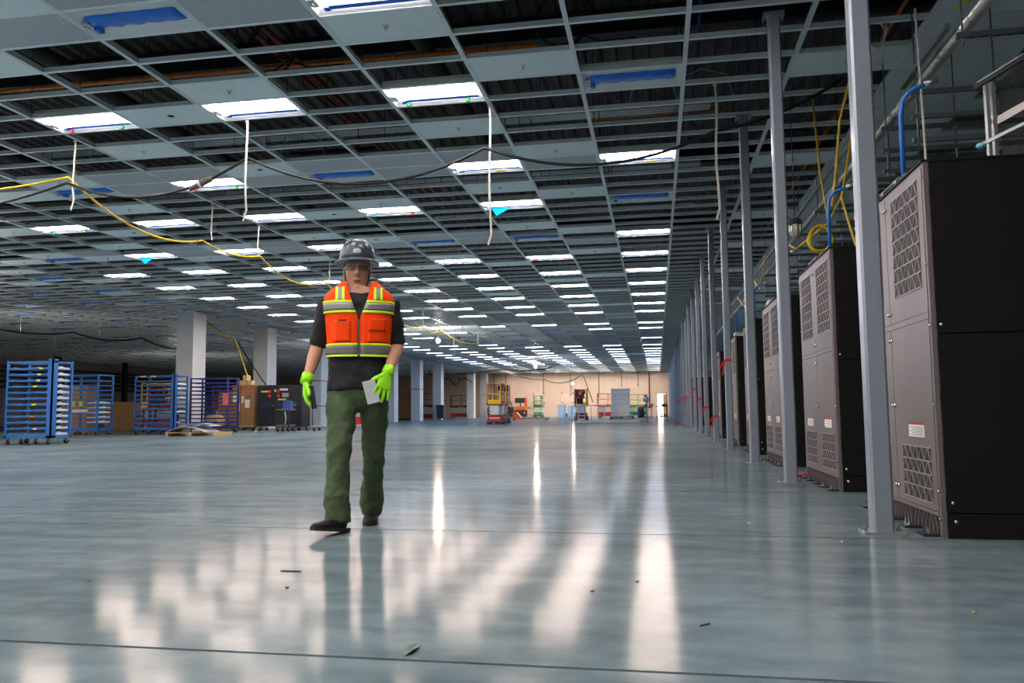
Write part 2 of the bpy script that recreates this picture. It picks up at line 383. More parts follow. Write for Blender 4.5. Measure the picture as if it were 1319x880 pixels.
me_flap = MB().add([(-.45,.17,.004),(-.05,.17,.004),(-.36,.24,-.14),(-.44,.172,.002),(-.06,.172,.002),(-.358,.242,-.14)], [(0,1,2),(3,5,4),(0,2,5,3),(1,4,5,2),(0,3,4,1)]).mesh('loose_film', BLUEFILM)
UNLIT = {(0,3),(0,12),(0,56),(0,65),(2,17),(2,56),(2,61),(2,65),(4,-1),(4,8),(4,17),(4,52),(4,56),(4,61),(4,65),(6,52),(6,56),(6,61),(6,65),(8,8),(8,56),(8,61),(10,61),(12,17)}
CAPSAT = {(6,3):(1,0),(2,3):(0,0),(6,8):(1,0),(4,12):(0,1),(10,12):(0,0),(2,21):(1,1),(6,17):(None,0),(10,17):(None,None),(12,21):(None,0),(4,17):(None,None),(2,29):(1,None),(2,33):(0,0),(0,33):(0,None),(12,29):(0,None),(8,25):(2,2),(4,29):(2,1),(6,21):(2,None)}
TAGS = {(2,8),(0,8),(4,12),(8,8),(10,12),(6,17)}
lights = []
for s in range(0, 33, 2):
    for m in LROWS:
        x, y = cell(s, m); lit = (s <= 12 and (s, m) not in UNLIT)
        v = in_view((x, y, ZC), .05); q = proj((x, y, ZC))
        if s >= 14 and (q is None or not in_view((x, y, ZC), .12)): continue
        lights.append((0 if v else 1, q[2] if q else 1e3, s, m, lit))
lights.sort(); stuffl = MB(); names = {}
ROWN = {0:'row nearest the grey posts'}
for i in range(1, 17): ROWN[2*i] = '%s row left of grey posts' % ordn(i+1)
def stuff_light(s, m, lit):
    x, y = cell(s, m); o = len(stuffl.v)
    for me, mi in ((me_house,0),(me_lens if lit else me_film, 1 if lit else 2)):
        stuffl.cur = mi; stuffl.add([(v.co.x+x, v.co.y+y, v.co.z+ZC) for v in me.vertices], [tuple(p.vertices) for p in me.polygons])
chosen = set()
for r, d, s, m, lit in lights[:300]:
    if r == 0: chosen.add((s, m))
for s in range(0, 33, 2):
    n = 0
    for m in LROWS:
        if (s, m) not in chosen:
            if any(l[2] == s and l[3] == m for l in lights): stuff_light(s, m, s <= 12 and (s, m) not in UNLIT)
            continue
        n += 1; x, y = cell(s, m); lit = s <= 12 and (s, m) not in UNLIT
        lab = ('glowing white ceiling light, %s from camera, %s' if lit else 'unlit blue-wrapped ceiling light, %s from camera, %s') % (ordn(n), ROWN[s])
        t = thing('ceiling_light', lab, 'ceiling light', (x, y, ZC), 0, 'flat ceiling lights set in the grid')
        link('housing', me_house, t)
        if lit:
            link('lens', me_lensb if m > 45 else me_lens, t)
            if m < 45: link('blue_tape', me_tape, t)
            if (s, m) in ((2,12),(10,17)): link('loose_film', me_flap, t)
        else: link('blue_film_wrap', me_film, t)
        if m < 40: link('end_clip', me_clip, t)
        c = CAPSAT.get((s, m))
        if c:
            for k, px in ((0,-.40),(1,.38)):
                if c[k] is not None: link('end_cap', me_caps[c[k]], t, (px, .20, -.01))
        if (s, m) in TAGS: link('yellow_sticker', me_tag, t)
for m in (-10,-6,-1,3,8):  # unseen lit lights left of the view, added to brighten the left bay
    for s in range(14, 33, 2):
        if not in_view((*cell(s, m), ZC), .12): stuff_light(s, m, True)
for m in (-6,-10,-15,-19,-23,-27):  # unseen lit rows behind the camera, added to light the person's front
    for s in range(0, 14, 2): stuff_light(s, m, True)
tag(obj('ceiling_light', stuffl, [HOUSE, LENS, BLUEFILM]), 'more ceiling lights far off in the grid, and unseen lit ones added out of view', 'ceiling light', 'flat ceiling lights set in the grid', 'stuff')
# ------------------------------------------------------------------ above the grid
def run(name, pts, r, m, label, cat, n=8): return one(name, MB().tube(pts, r, n), m, label, cat, smooth=True)
ORC = mat('orange_conduit', (206,112,30), .5, var=.2)
run('orange_conduit', [(-14,11.0,6.0),(-1.6,11.1,6.0)], .035, ORC, 'orange conduit crossing above the open ceiling grid at upper left', 'conduit')
run('orange_conduit', [(-1.2,15.2,6.35),(1.4,15.2,6.35)], .03, ORC, 'short orange conduit above the ceiling near the black cable', 'conduit')
run('orange_conduit', [(3.46,9,6.2),(3.46,30,6.2)], .03, ORC, 'long orange conduit above the ceiling beyond the grey posts', 'conduit')
for yy, nm in ((21.8,'orange conduit above the light row behind the person'),(27.5,'far orange conduit crossing above the middle of the ceiling')):
    run('orange_conduit', [(-20,yy,6.0),(1.0,yy,6.0)], .03, ORC, nm, 'conduit')
RP = mat('sprinkler_red', (112,30,32), .5, var=.15)
run('red_pipe', [(-5.62,8,6.2),(-5.5,26,6.2)], .045, RP, 'dark red sprinkler pipe above the grid, left one of a pair', 'pipe')
run('red_pipe', [(-5.42,8,6.2),(-5.3,26,6.2)], .045, RP, 'dark red sprinkler pipe above the grid, right one of a pair', 'pipe')
BP = mat('dark_pipe', (44,42,44), .55, var=.2)
for xx, nm in ((-9.2,'thick dark pipe running above the grid at far upper left'),(-3.35,'thick dark pipe above the grid over the middle light row'),(-13.5,'thick dark pipe above the grid behind the left blue racks')):
    run('dark_pipe', [(xx,6.5,6.25),(xx-.05,34,6.25)], .13, BP, nm, 'pipe', 12)
run('dark_pipe', [(-6.6,13.6,5.5),(-6.6,14.2,5.7),(-5.2,14.3,5.75)], .05, BP, 'short bent dark pipe above the grid near the cable connector', 'pipe')
run('blue_cable', [(.71,9,6.2),(.72,12,6.15),(.72,15,6.2),(.9,15.3,6.0),(3.0,15.4,5.9)], .025, mat('blue_cable', (30,40,120), .5), 'dark blue cable above the grid right of the middle', 'cable')
run('green_cable', [(-1.0,12.0,5.9),(0,12,5.84),(1.2,12,5.9),(2.6,12,5.85)], .012, mat('green_cable', (14,90,58), .5), 'thin green cable strung above the grid', 'cable')
for c, nm in (((-5.0,9.7,5.6),'black cable coil hanging above the grid at upper left'),((-1.05,9.7,5.6),'black cable coil hanging above the grid at upper middle')):
    pts = [(c[0]+(.34+.04*math.sin(a*.7))*math.cos(a), c[1]+.1*math.sin(a*.37), c[2]+.05+(.36+.03*math.cos(a*.6))*math.sin(a)) for a in [i*.35 for i in range(46)]]
    run('cable_coil', pts+[(c[0]+.45,c[1]+.2,c[2]-.2),(c[0]+.9,c[1]+.3,c[2]-.15)], .014, RUBBER, nm, 'cable', 6)
for i, (p, q) in enumerate((((-.3,11.6),(.3,11.4)),((.4,11.6),(1.1,11.5)),((-6.3,12.6),(-5.7,12.9)))):
    run('wire_whip', [(p[0],p[1],5.2),(p[0]+.1,p[1],5.55),((p[0]+q[0])/2,p[1],5.65),(q[0],q[1],5.5),(q[0]+.1,q[1],5.1)], .009, mat('grey_wire', (150,150,150), .4), ['grey wire loop above the first blue-wrapped light','second grey wire loop above the grid by the posts','grey wire loop above the grid beside the cable connector'][i], 'wire', 6)
for yy in (13.4, 16.6, 19.9):
    one('cable_tray', MB().box(-12,1,yy-.15,yy-.13,5.75,5.85).box(-12,1,yy+.13,yy+.15,5.75,5.85).box(-12,1,yy-.13,yy+.13,5.75,5.76), GALV, {13.4:'nearest galvanised cable tray above the grid',16.6:'second galvanised cable tray above the grid',19.9:'third galvanised cable tray above the grid'}[yy], 'cable tray')
# ------------------------------------------------------------------ straps and hanging cables
STR = mat('white_strap', (206,202,196), .6)
def strap(x, y, z, nm, tail=True):
    i = round((X0-x)/DX)
    if abs(tee_x(i)-x) < .2: x = tee_x(i)
    else: y2 = Y0+DY*round((y-Y0)/DY); x *= y2/y; y = y2
    pts = [(x,y,ZC+.02),(x,y,z+.05)]
    n = 6; L = (ZC-z); pts = [(x+.012*math.sin(i*1.3), y+.01*math.cos(i*1.9), ZC+.02-(L+.02)*i/n) for i in range(n+1)]
    mb = MB()
    for a, b in zip(pts[:-1], pts[1:]): mb.bar(a, b, .028, .005, (0,1,0))
    if tail: mb.bar(pts[-1], (x-.03,y,z-.14), .024, .005, (0,1,0))
    mb.tube([(x+.02*math.cos(k),y+.02*math.sin(k),ZC-.03) for k in range(7)], .008, 5)
    return one('hanging_strap', mb, STR, nm, 'strap', 'white straps hanging from the grid')
strap(-8.22,9.91,3.75,'white strap holding yellow and black cables at far upper left')
strap(-5.43,9.85,3.4,'white strap by the cable connector left of the person')
strap(-2.1,9.82,2.95,'long white strap hanging over the middle of the hall')
strap(0.79,9.77,3.1,'white strap hanging between the middle and the grey posts')
strap(-8.31,13.52,3.94,'short white strap at the first dip of the yellow cable', False)
strap(-8.09,15.3,3.98,'short white strap at the second dip of the yellow cable', False)
strap(-8.28,19.03,4.05,'short white strap above the left shoulder of the person', False)
rowy = [(24,3.95),(28.3,3.73),(30.6,3.95),(32.9,3.06),(34.4,3.61),(37.5,3.9),(40.5,3.85),(43.5,3.7),(46.8,3.9),(50,3.8),(54,3.8),(58,3.9),(62,3.8),(67,3.85)]
for i, (yy, zz) in enumerate(rowy): strap(-8.42, yy, zz, 'white strap in the yellow cable row right of the person, %s from the camera' % ordn(i+1), False)
for p, nm in (((-2.64,75.3,3.27),'far white strap hanging before the back wall over the tray stack'),((.2,76.3,3.41),'far white strap hanging before the back wall near the doorway'),((-11.5,76,3.1),'far white strap hanging before the back wall right of the yellow-gated lift')): strap(*p, nm, False)
for i, (x, y, z) in enumerate([(-21.5,22.5,3.9),(-23.5,26.2,3.85),(-22.3,29,3.7),(-20.6,31,3.8),(-25.6,30.5,3.75),(-27.5,35,3.9),(-24.5,36,3.9),(-22,38,3.7)]): strap(x, y, z, 'white strap in the dark left bay, %s from the camera' % ordn(i+1), False)
def cable(name, nodes, drops, r, m, label, n=10):
    pts = []
    for (a, b), dr_ in zip(zip(nodes[:-1], nodes[1:]), drops): pts += sag(a, b, dr_, n)[(1 if pts else 0):]
    return one(name, MB().tube(pts, r, 8), m, label, 'cable', smooth=True)
BLKC = mat('black_cable', (18,18,20), .5)
YELC = mat('yellow_cable', (226,186,20), .45)
cable('power_cable', [(-11.6,9.9,3.6),(-8.22,9.9,4.01),(-5.41,9.85,4.18),(-2.1,9.82,4.08),(.79,9.77,4.08),(2.3,9.9,ZC+.01)], [.12,.36,.42,.32,.1], .02, BLKC, 'long black power cable slung between the white straps across the ceiling', 12)
o = thing('cable_connector', 'grey cylindrical connector joining the black cable above the left lights', 'connector', (-6.12,9.87,3.86))
dv = Vector((.52,0,.22)).normalized()
obj('connector_body', MB().tube([-dv*.17,-dv*.05,dv*.0,dv*.02,dv*.15,dv*.24], [.03,.045,.052,.046,.046,.02], 12), mat('connector_grey', (92,88,86), .45), o, True)
obj('connector_ring', MB().tube([-dv*.02,dv*.012], .056, 12), mat('connector_ring', (190,190,190), .4), o, True)
cable('yellow_cable', [(-11.5,9.95,4.1),(-8.22,9.91,4.1),(-8.31,13.52,3.94),(-8.09,15.3,3.98),(-8.28,19.03,4.05),(-8.42,24,3.95),(-8.42,28.3,3.85),(-8.42,30.6,3.95)], [.12,.32,.12,.30,.3,.25,.2], .018, YELC, 'long yellow cable slung in dips towards the back of the hall', 12)
cable('yellow_cable', [(-9.95,35.9,ZC+.03),(-8.42,37.5,3.95),(-8.42,40.5,3.9),(-8.42,43.5,3.85),(-8.42,46.8,3.95)], [.3,.2,.25,.2], .02, YELC, 'second yellow cable dipping beyond the first work bulb', 8)
cable('black_cable', [(-26,22,ZC),(-23.5,24,3.95),(-22.3,27.5,3.9),(-20.6,29.3,3.8),(-18.22,28.2,3.2)], [.2,.2,.2,.1], .03, BLKC, 'black cable slung across the dark left bay towards the nearest column')
cable('black_cable', [(-18.6,30.5,ZC+.03),(-17.6,31.5,3.75),(-15.6,30.2,1.85)], [.1,.05], .025, BLKC, 'black cable falling behind the brown crate between two columns')
cable('yellow_cable', [(-18.2,29.6,ZC+.03),(-17.2,30.6,3.75),(-16.6,30.8,1.9)], [.15,.0], .022, YELC, 'yellow cable dropping behind the brown crate')
cable('black_cable', [(-15.5,83,ZC+.03),(-11.5,83,3.9),(-7.5,83,4.4),(-6.6,84.5,1.5)], [.2,.6,.0], .04, BLKC, 'black cable sagging in front of the back wall')
cable('black_cable', [(-22,71.26,ZC+.02),(-19.5,71.5,4.2),(-14,71.6,4.5),(-9,71.87,ZC+.02)], [.3,.2,.3], .04, BLKC, 'black cable strung past the far white columns')
cable('black_cable', [(-21.5,74,ZC+.03),(-20,74,3.7),(-19,74,3.3),(-18.4,74,3.7),(-17.2,74,3.4)], [.3,-.3,.3,-.2], .04, BLKC, 'tangled black cable behind the far maroon lift')
BULB = emit('bulb_glow', (255,248,238), 180)
for (x, y, z), nm in (((-9.95,35.7,3.98),'bare glowing work bulb hanging right of the person'),((-8.77,58.6,3.93),'bare glowing work bulb over the middle distance'),((-8.15,79.3,3.3),'bare glowing work bulb on a yellow cord before the back wall'),((-18.6,42,2.85),'bare glowing work bulb beyond the black cabinet'),((-17.95,19.0,2.0),'bare glowing work bulb at the left edge above the racks'),((-24.3,25.5,2.9),'second glowing work bulb at the left edge, farther off'),((-30.5,47,2.9),'glowing work bulb deep in the left bay')):
    t = thing('work_bulb', nm, 'bulb', (x, Y0+DY*round((y-Y0)/DY), z)); r = .09 if y > 24 else .06
    obj('glass', MB().ell((0,0,0), r, r, r*1.15), BULB, t, True)
    obj('socket', MB().lathe([(.03,.08),(.045,.1),(.045,.2),(.015,.22)], 10), YELLOW, t, True)
    obj('cord', MB().tube([(0,0,.2),(0,0,ZC-z+.02)], .012, 6), YELC, t)
# ------------------------------------------------------------------ grey posts
POSTM = mat('grey_post', (140,150,164), 0.32, 0.3, var=0.05, scale=3)
SLOT = mat('post_slot', (60,60,62), .6)
RIB = mat('red_ribbon', (196,20,34), .5)
posts = [4.91,8.05,10.9,14.4,17.7,20.9,23.9,27.0,30.4]
while posts[-1] < 80: posts.append(posts[-1]+3.2)
shaft = MB().bbox(-.0575,.0575,-.0575,.0575,.012,ZC-.02,.014).mesh('shaft', POSTM)
plate = MB().box(-.11,.11,-.085,.085,0,.012).mesh('base_plate', GALV)
cap = MB().box(-.1,.1,-.07,.07,ZC-.02,ZC-.004).box(-.1,-.085,-.07,.07,ZC-.06,ZC-.02).box(.085,.1,-.07,.07,ZC-.06,ZC-.02).mesh('cap_plate', GALV)
bolt = MB().lathe([(.014,0),(.014,.012),(.007,.013),(.007,.035)], 6).mesh('anchor_bolt', CHROME)
ribbon = MB().box(-.062,.062,-.062,.062,-.02,.02).bar((-.06,-.064,0),(-.1,-.08,-.26),.03,.006,(0,1,0)).bar((-.06,-.064,0),(-.13,-.07,-.12),.03,.006,(0,1,0)).mesh('red_ribbon', RIB)
riball = {3:1.55,4:.55,5:.75,6:1.0,7:1.35,9:1.2,10:1.3,12:1.2,15:1.3}
for i, y in enumerate(posts):
    nm = 'slim grey steel post, %s from the camera in the row by the cabinets' % ordn(i+1)
    if i == 0: nm = 'nearest slim grey steel post, standing before the nearest dark cabinet'
    t = thing('steel_post', nm, 'post', (1.238, y, 0), group='grey steel posts in a row')
    link('shaft', shaft, t); link('base_plate', plate, t); link('cap_plate', cap, t)
    if i < 12:
        for sx in (-1, 1): link('anchor_bolt', bolt, t, (.09*sx, 0, .012))
    if i in riball: link('red_ribbon', ribbon, t, (0, 0, riball[i]))
for (x, y), nm in (((1.62,8.7),'loose red ribbon on the floor beside the second post'),((.95,34.5),'loose red ribbon lying on the floor far down the post row')):
    one('floor_ribbon', MB().tube([(x-.25,y,.02),(x-.1,y+.05,.03),(x,y-.04,.06),(x+.12,y+.04,.03),(x+.2,y-.06,.02),(x+.06,y-.1,.02)], .018, 6), RIB, nm, 'ribbon', smooth=True)
# ------------------------------------------------------------------ dark cooling cabinets: front faces -X at local x=0, width along +y, black side at y=0
UF = mat('cabinet_front', (116,106,108), 0.42, 0.35, var=0.06, scale=1.5)
US = mat('cabinet_side', (12,12,13), 0.62, 0, var=0.15, spec=.25)
GR = mat('grille_dark', (42,36,38), 0.6, 0.2)
GB = mat('grille_bar', (150,140,142), .45, .3)
WL, LH, DEP = 1.52, 2.08, 0.95
def grille(y0, y1, z0, z1, rows, cols, parent, door):
    g = obj('grille', MB().box(-.004,.004,y0,y1,z0,z1), GR, door)
    b = MB()
    for r in range(rows+1): 
        z = z0+(z1-z0)*r/rows; b.box(-.008,-.003,y0,y1,z-.004,z+.004)
    for r in range(rows):
        za, zb = z0+(z1-z0)*r/rows, z0+(z1-z0)*(r+1)/rows
        for c in range(cols):
            ya, yb = y0+(y1-y0)*c/cols, y0+(y1-y0)*(c+1)/cols; ym = (ya+yb)/2
            b.bar((-.006,ya,za),(-.006,ym,zb),.005,.004,(1,0,0)); b.bar((-.006,ym,zb),(-.006,yb,za),.005,.004,(1,0,0))
    return g, b
def make_unit():
    t = thing('cooling_cabinet', 'x', 'cabinet', (1.5, 0, 0), group='dark cooling cabinets in a row')
    obj('cabinet_body', MB().box(.03,DEP,.02,WL-.02,.1,LH-.01), US, t)
    for y0, y1 in ((0,.012),(WL-.012,WL)):
        sp = obj('side_panel', MB().box(.025,DEP,y0,y1,1.115,LH), US, t)
        obj('side_panel', MB().box(.025,DEP,y0,y1,.14,1.108), US, t)
        obj('side_panel', MB().box(.025,DEP,y0,y1,.0,.132), US, t)
    obj('front_frame', MB().box(0,.03,0,.03,0,LH).box(0,.03,WL-.03,WL,0,LH).box(0,.03,.03,WL-.03,LH-.02,LH).box(-.004,.03,.03,WL-.03,1.2,1.235).box(-.004,.03,.03,WL-.03,.115,.135), UF, t)
    obj('top_panel', MB().box(-.01,DEP,-.005,WL+.005,LH,LH+.012), US, t)
    bolt_m = MB().ell((0,0,0),.008,.012,.012,8,5)
    for k in range(2):
        y0, y1 = (.032,.756) if k == 0 else (.764,WL-.032)
        d1 = obj('upper_door', MB().box(-.003,.02,y0,y1,1.238,LH-.022), UF, t)
        gy0, gy1 = (.11,.63) if k == 0 else (WL-.63,WL-.11)
        g, b = grille(gy0,gy1,1.39,2.005,7,5,t,d1); obj('grille_bars', b, GB, d1)
        d2 = obj('lower_door', MB().box(-.003,.02,y0,y1,.138,1.197), UF, t)
        g, b = grille(gy0,gy1,.175,.48,4,5,t,d2); obj('grille_bars', b, GB, d2)
        ly = .34 if k == 0 else WL-.36
        lb = obj('warning_label', MB().box(-.006,-.003,ly-.14,ly+.14,.535,.62), PAPER, d2)
        obj('label_header', MB().box(-.0065,-.003,ly-.14,ly+.14,.606,.62), RED, d2)
        b = MB()
        for r in range(5): b.box(-.0066,-.003,ly-.125,ly+.125-.05*(r % 2),.545+.011*r,.5485+.011*r)
        obj('label_print', b, mat('label_ink', (120,120,122), .8), d2)
        hm = MB(); yy = .735 if k == 0 else .785
        for z in (1.30,1.98): hm.add([(v[0]-.008,v[1]+yy,v[2]+z) for v in bolt_m.v], bolt_m.f)
        obj('latch', hm, CHROME, d1, True); hm = MB()
        for z in (.22,.72,1.13): hm.add([(v[0]-.008,v[1]+yy,v[2]+z) for v in bolt_m.v], bolt_m.f)
        obj('latch', hm, CHROME, d2, True)
    for yy in (.016, WL-.016):
        for z in (.1,.25,.72,1.16,1.5,2.0): obj('screw', MB().ell((-.004,yy,z),.006,.01,.01,8,5), CHROME, t, True)
    g = obj('base_skirt', MB().box(.012,.03,.03,WL-.03,0,.115), GR, t)
    b = MB(); n = 22
    for c in range(n):
        ya, yb = .03+(WL-.06)*c/n, .03+(WL-.06)*(c+1)/n
        b.bar((.009,ya,.01),(.009,(ya+yb)/2,.11),.005,.005,(1,0,0)); b.bar((.009,(ya+yb)/2,.11),(.009,yb,.01),.005,.005,(1,0,0))
    obj('skirt_lattice', b, UF, g)
    for yy in (.12,.45,.78,1.11,1.40):
        f = obj('foot_bracket', MB().box(-.08,.03,yy-.06,yy+.06,0,.014), DARKSTEEL, t)
        link('anchor_bolt', bolt, f, (-.045, yy-.03, .014)); link('anchor_bolt', bolt, f, (-.045, yy+.03, .014))
    for xx, z in ((.05,1.16),(.06,.19),(.07,.09)): obj('side_screw', MB().ell((xx,-.004,z),.012,.006,.012,8,5), CHROME, t, True)
    return t
U0 = make_unit()
uy = [(4.73,'nearest dark cooling cabinet at the right edge with a large black side'),(7.2,'second dark cooling cabinet, just past the nearest grey post'),(10.2,'third dark cooling cabinet, just past the second grey post'),(12.75,'fourth dark cooling cabinet, mostly hidden past the third grey post'),(15.75,'fifth dark cooling cabinet, with a bent white sheet on top'),(19.8,'sixth dark cooling cabinet, a narrow strip past the fifth post'),(36.0,'farthest cooling cabinet, only its black side showing between distant posts')]
for i, (y, nm) in enumerate(uy):
    o = U0 if i == 0 else copy_tree(U0)
    o.location = (1.5, y, 0); o['label'] = nm
# fittings on the cabinets
BLUEC = mat('blue_conduit', (24,110,206), .4)
for i, (y, nm) in enumerate(((5.92,'bright blue conduit rising from the nearest cabinet'),(7.75,'bright blue conduit rising from the second cabinet'),(10.9,'bright blue conduit rising from the third cabinet'),(13.6,'bright blue conduit rising from the fourth cabinet'),(16.6,'bright blue conduit rising from the fifth cabinet'))):
    t = thing('blue_conduit', nm, 'conduit', (1.75 if i == 0 else 1.62, y, LH+.012))
    hh = .84 if i == 0 else .62
    obj('conduit_pipe', MB().tube([(0,0,0),(0,0,hh*.8),(.015,-.01,hh*.93),(.06,-.03,hh),(.16,-.06,hh+.03)], .016, 10), BLUEC, t, True)
    obj('end_fitting', MB().tube([(.15,-.058,hh+.028),(.23,-.075,hh+.05)], .021, 10), GALV, t, True)
    obj('base_ring', MB().lathe([(.035,0),(.035,.03),(.024,.035)], 10), GALV, t, True)
for i, (y, nm) in enumerate(((6.10,'white bent edge sheet on top of the nearest cabinet'),(11.1,'white bent sheet on top of the third cabinet'),(15.8,'white bent sheet on top of the fifth cabinet'),(36.1,'white sheet on top of the farthest cabinet'))):
    one('bent_sheet', MB().tube([(1.53,y-.1,LH+.05),(1.53,y+.2,LH+.05)], .035, 8).box(1.53,2.2,y-.1,y+.2,LH+.05,LH+.07).box(1.55,2.2,y-.1,y-.08,LH+.012,LH+.05), mat('sheet_white', (206,212,214), .5), nm, 'sheet')
for i, (y, nm) in enumerate(((5.42,'nearest pair of steel bars lying on the first cabinet'),(8.1,'pair of steel bars on the second cabinet'))):
    mb = MB()
    for q in range(3): mb.tube([(1.56+.05*q,y-.05,LH+.09+.03*q),(1.56+.05*q,y+.4,LH+.09+.03*q)], .009, 6)
    mb.box(1.55,1.70,y,y+.03,LH+.012,LH+.09); mb.box(1.55,1.70,y+.3,y+.33,LH+.012,LH+.09)
    one('steel_bars', mb, GALV, nm, 'bar')
lbx = thing('warning_sticker', 'small white sticker with red top on the black side panel', 'sticker', (2.06, 4.725, 1.24))
obj('sticker_sheet', MB().box(0,.08,0,.004,-.07,.05), PAPER, lbx); obj('sticker_header', MB().box(0,.08,-.001,.004,.03,.05), RED, lbx)
# ------------------------------------------------------------------ right bay: tube, strut, trapeze racks
t = thing('steel_duct_tube', 'shiny aluminium tube running along the ceiling above the cabinets', 'pipe', (2.72,0,4.0))
obj('tube_wall', MB().tube([(0,5.5,0),(0,40,0)], .055, 14), mat('foil_tube', (196,196,190), .3, .75, var=.2, scale=20, bump=.4), t, True)
for y in (6.6,7.8,9.6,12,15,19,24,30): obj('tube_clamp', MB().tube([(0,y,0),(0,y+.05,0)], .062, 14), GALV, t, True)
STRUT = mat('strut_dark', (108,114,118), .45, .4)
def strut(name, p0, p1, nm, m=STRUT, w=.045):
    return one(name, MB().bar(p0, p1, w, w*.9).bar(tuple(a+(0,0,w*.6)[i] for i, a in enumerate(p0)), tuple(a+(0,0,w*.6)[i] for i, a in enumerate(p1)), w*.6, w*.25), m, nm, 'strut')
strut('strut_channel', (2.58,7.3,4.02), (2.58,8.6,4.02), 'short steel strut with green end above the second cabinet', GALV)
one('green_strip', MB().box(2.55,2.61,8.3,8.62,3.985,3.995), mat('green_film', (60,150,84), .5), 'green strip taped under the short steel strut', 'strip')
strut('strut_channel', (2.5,9.6,4.05), (2.5,30,4.05), 'long steel strut running down the bay over the cabinets', GALV)
rod = mat('threaded_rod', (112,116,120), .4, .8)
k = 0
for st, y in enumerate((7.1,8.34,9.4,10.6,11.9,13.3,15,17,19.5,22.5)):
    t = thing('trapeze_hanger', 'dark trapeze hanger of stacked struts in the right bay, %s from the camera' % ordn(st+1), 'hanger', (2.62,y,0), group='trapeze hangers above the cabinets')
    for xx in (0,.72,1.6): obj('threaded_rod', MB().cyl((xx,0,3.3 if st else 3.75),(xx,0,ZC+.06),.008,6), rod, t)
    for z in ((3.86,) if st == 0 else (3.86,3.61,3.37)):
        b = obj('strut', MB().box(-.05,2.5,-.022,.022,z-.045,z), STRUT, t)
        n = MB()
        for q in range(24): n.box(.05+.1*q,.09+.1*q,-.012,.012,z-.047,z-.045)
        tag(obj('strut_slot', n, BLACK, b), kind='stuff')
        for xx in (0,.72): obj('nut', MB().lathe([(.018,-.06),(.018,-.045)], 6, (xx,0,z)), GALV, t)
for xx, yb, nm in ((2.05,5.25,'upright double steel strut on the nearest cabinet at the right edge'),):
    t = thing('strut_stand', nm, 'strut', (xx,yb,LH+.012))
    obj('upright', MB().box(0,.02,0,.04,0,.62), GALV, t); obj('upright', MB().box(.035,.055,0,.04,0,.62), GALV, t)
    obj('upper_rail', MB().bar((-.05,.02,.6),(.6,-.2,.95),.035,.03), DARKSTEEL, t); obj('rail_lip', MB().bar((-.05,-.0,.617),(.6,-.22,.967),.012,.005), GALV, t)
    obj('lower_rail', MB().bar((-.06,.02,.22),(.6,-.2,.5),.02,.02), GALV, t)
    b = obj('slotted_rail', MB().bar((.03,.02,.36),(.6,-.2,.64),.006,.045), mat('slotted_rail', (190,182,182), .4, .4), t)
    obj('blue_tie', MB().ell((-.04,.01,.22),.03,.03,.02), mat('blue_tie', (130,196,224), .5), t, True)
one('concrete_pier', MB().bbox(4.2,5.1,9.6,10.4,0,ZC-.01,.02), mat('pier', (120,118,116), .85, var=.12), 'grey concrete pier rising behind the nearest cabinet', 'column')
cable('rope', [(2.45,7.7,4.4),(2.47,7.7,3.2),(2.48,7.7,2.12)], [0,0], .012, STR, 'white cord dropping behind the nearest cabinet', 4)
for p, nm in (([(2.2,8.47,ZC+.03),(1.95,8.6,3.7),(1.85,8.5,3.0),(1.8,8.45,2.75)],'yellow cable dropping past the nearest post'),([(2.47,9.688,ZC+.02),(2.0,8.9,2.95),(2.05,8.8,2.6),(2.1,8.75,2.35)],'yellow cable end looping down over the second cabinet'),([(1.75,11.6,3.1),(1.9,11.2,2.85),(2.2,10.6,3.05),(2.4,10.2,3.5)],'yellow cable draped over the third cabinet'),([(1.7,17,3.0),(1.7,16,2.7),(1.75,15,3.1),(1.8,14.2,2.75),(1.8,13.4,3.2)],'yellow cable in loops over the fifth cabinet'),([(2.9,8.0,4.5),(3.3,7.3,4.55),(3.7,6.5,4.6)],'yellow cable crossing the right ceiling bay')):
    pts = p; q = []
    for i in range(len(pts)-1): q += [tuple(Vector(pts[i]).lerp(Vector(pts[i+1]), k/4)) for k in range(4)]
    q.append(pts[-1]); one('yellow_cable', MB().tube(q, .013, 6), YELC, nm, 'cable', smooth=True)
c = (2.0,10.1,2.75)
one('yellow_coil', MB().tube([(c[0]+.02,10.3,ZC+.02),(c[0]+.05,c[1]+.1,3.6),(c[0]+.1,c[1],3.0)]+[(c[0]+(.13+.012*math.sin(i))*math.cos(i*.4), c[1]+.05*math.sin(i*.23), c[2]+(.16+.012*math.cos(i*1.3))*math.sin(i*.4)) for i in range(90)], .012, 6), YELC, 'coil of yellow cable hanging over the second cabinet', 'cable', smooth=True)
t = thing('cage_lamp', 'small work lamp with dark cap hanging over the third cabinet', 'lamp', (1.75,10.3,2.9))
obj('lamp_cap', MB().lathe([(.02,.16),(.08,.15),(.09,.1),(.06,.09)], 12), mat('lamp_cap', (60,54,48), .5), t, True)
obj('lamp_glass', MB().lathe([(.05,.09),(.06,.04),(.055,-.04),(.03,-.07)], 12), mat('lamp_glass', (190,182,160), .25), t, True)
b = MB()
for i in range(8): a = i*.7854; b.tube([(.07*math.cos(a),.07*math.sin(a),.1),(.075*math.cos(a),.075*math.sin(a),0),(.03*math.cos(a),.03*math.sin(a),-.08)], .004, 4)
obj('lamp_cage', b, CHROME, t); obj('lamp_hook', MB().tube([(0,0,.15),(0,0,ZC-2.88)], .006, 5), DARKSTEEL, t)
t = thing('wire_bundle', 'white wire loops bundled on the ceiling edge by the posts', 'wire', (2.3,8.47,4.52))
obj('wire_loop', MB().tube([(.1*math.cos(i*.5)+.02*math.sin(i), .05*math.sin(i*.3), .16*math.sin(i*.5)) for i in range(40)], .006, 5), STR, t, True)
obj('wire_tail', MB().tube([(.08,0,0),(.1,0,-.2),(.06,0,-.3)], .006, 5), STR, t)
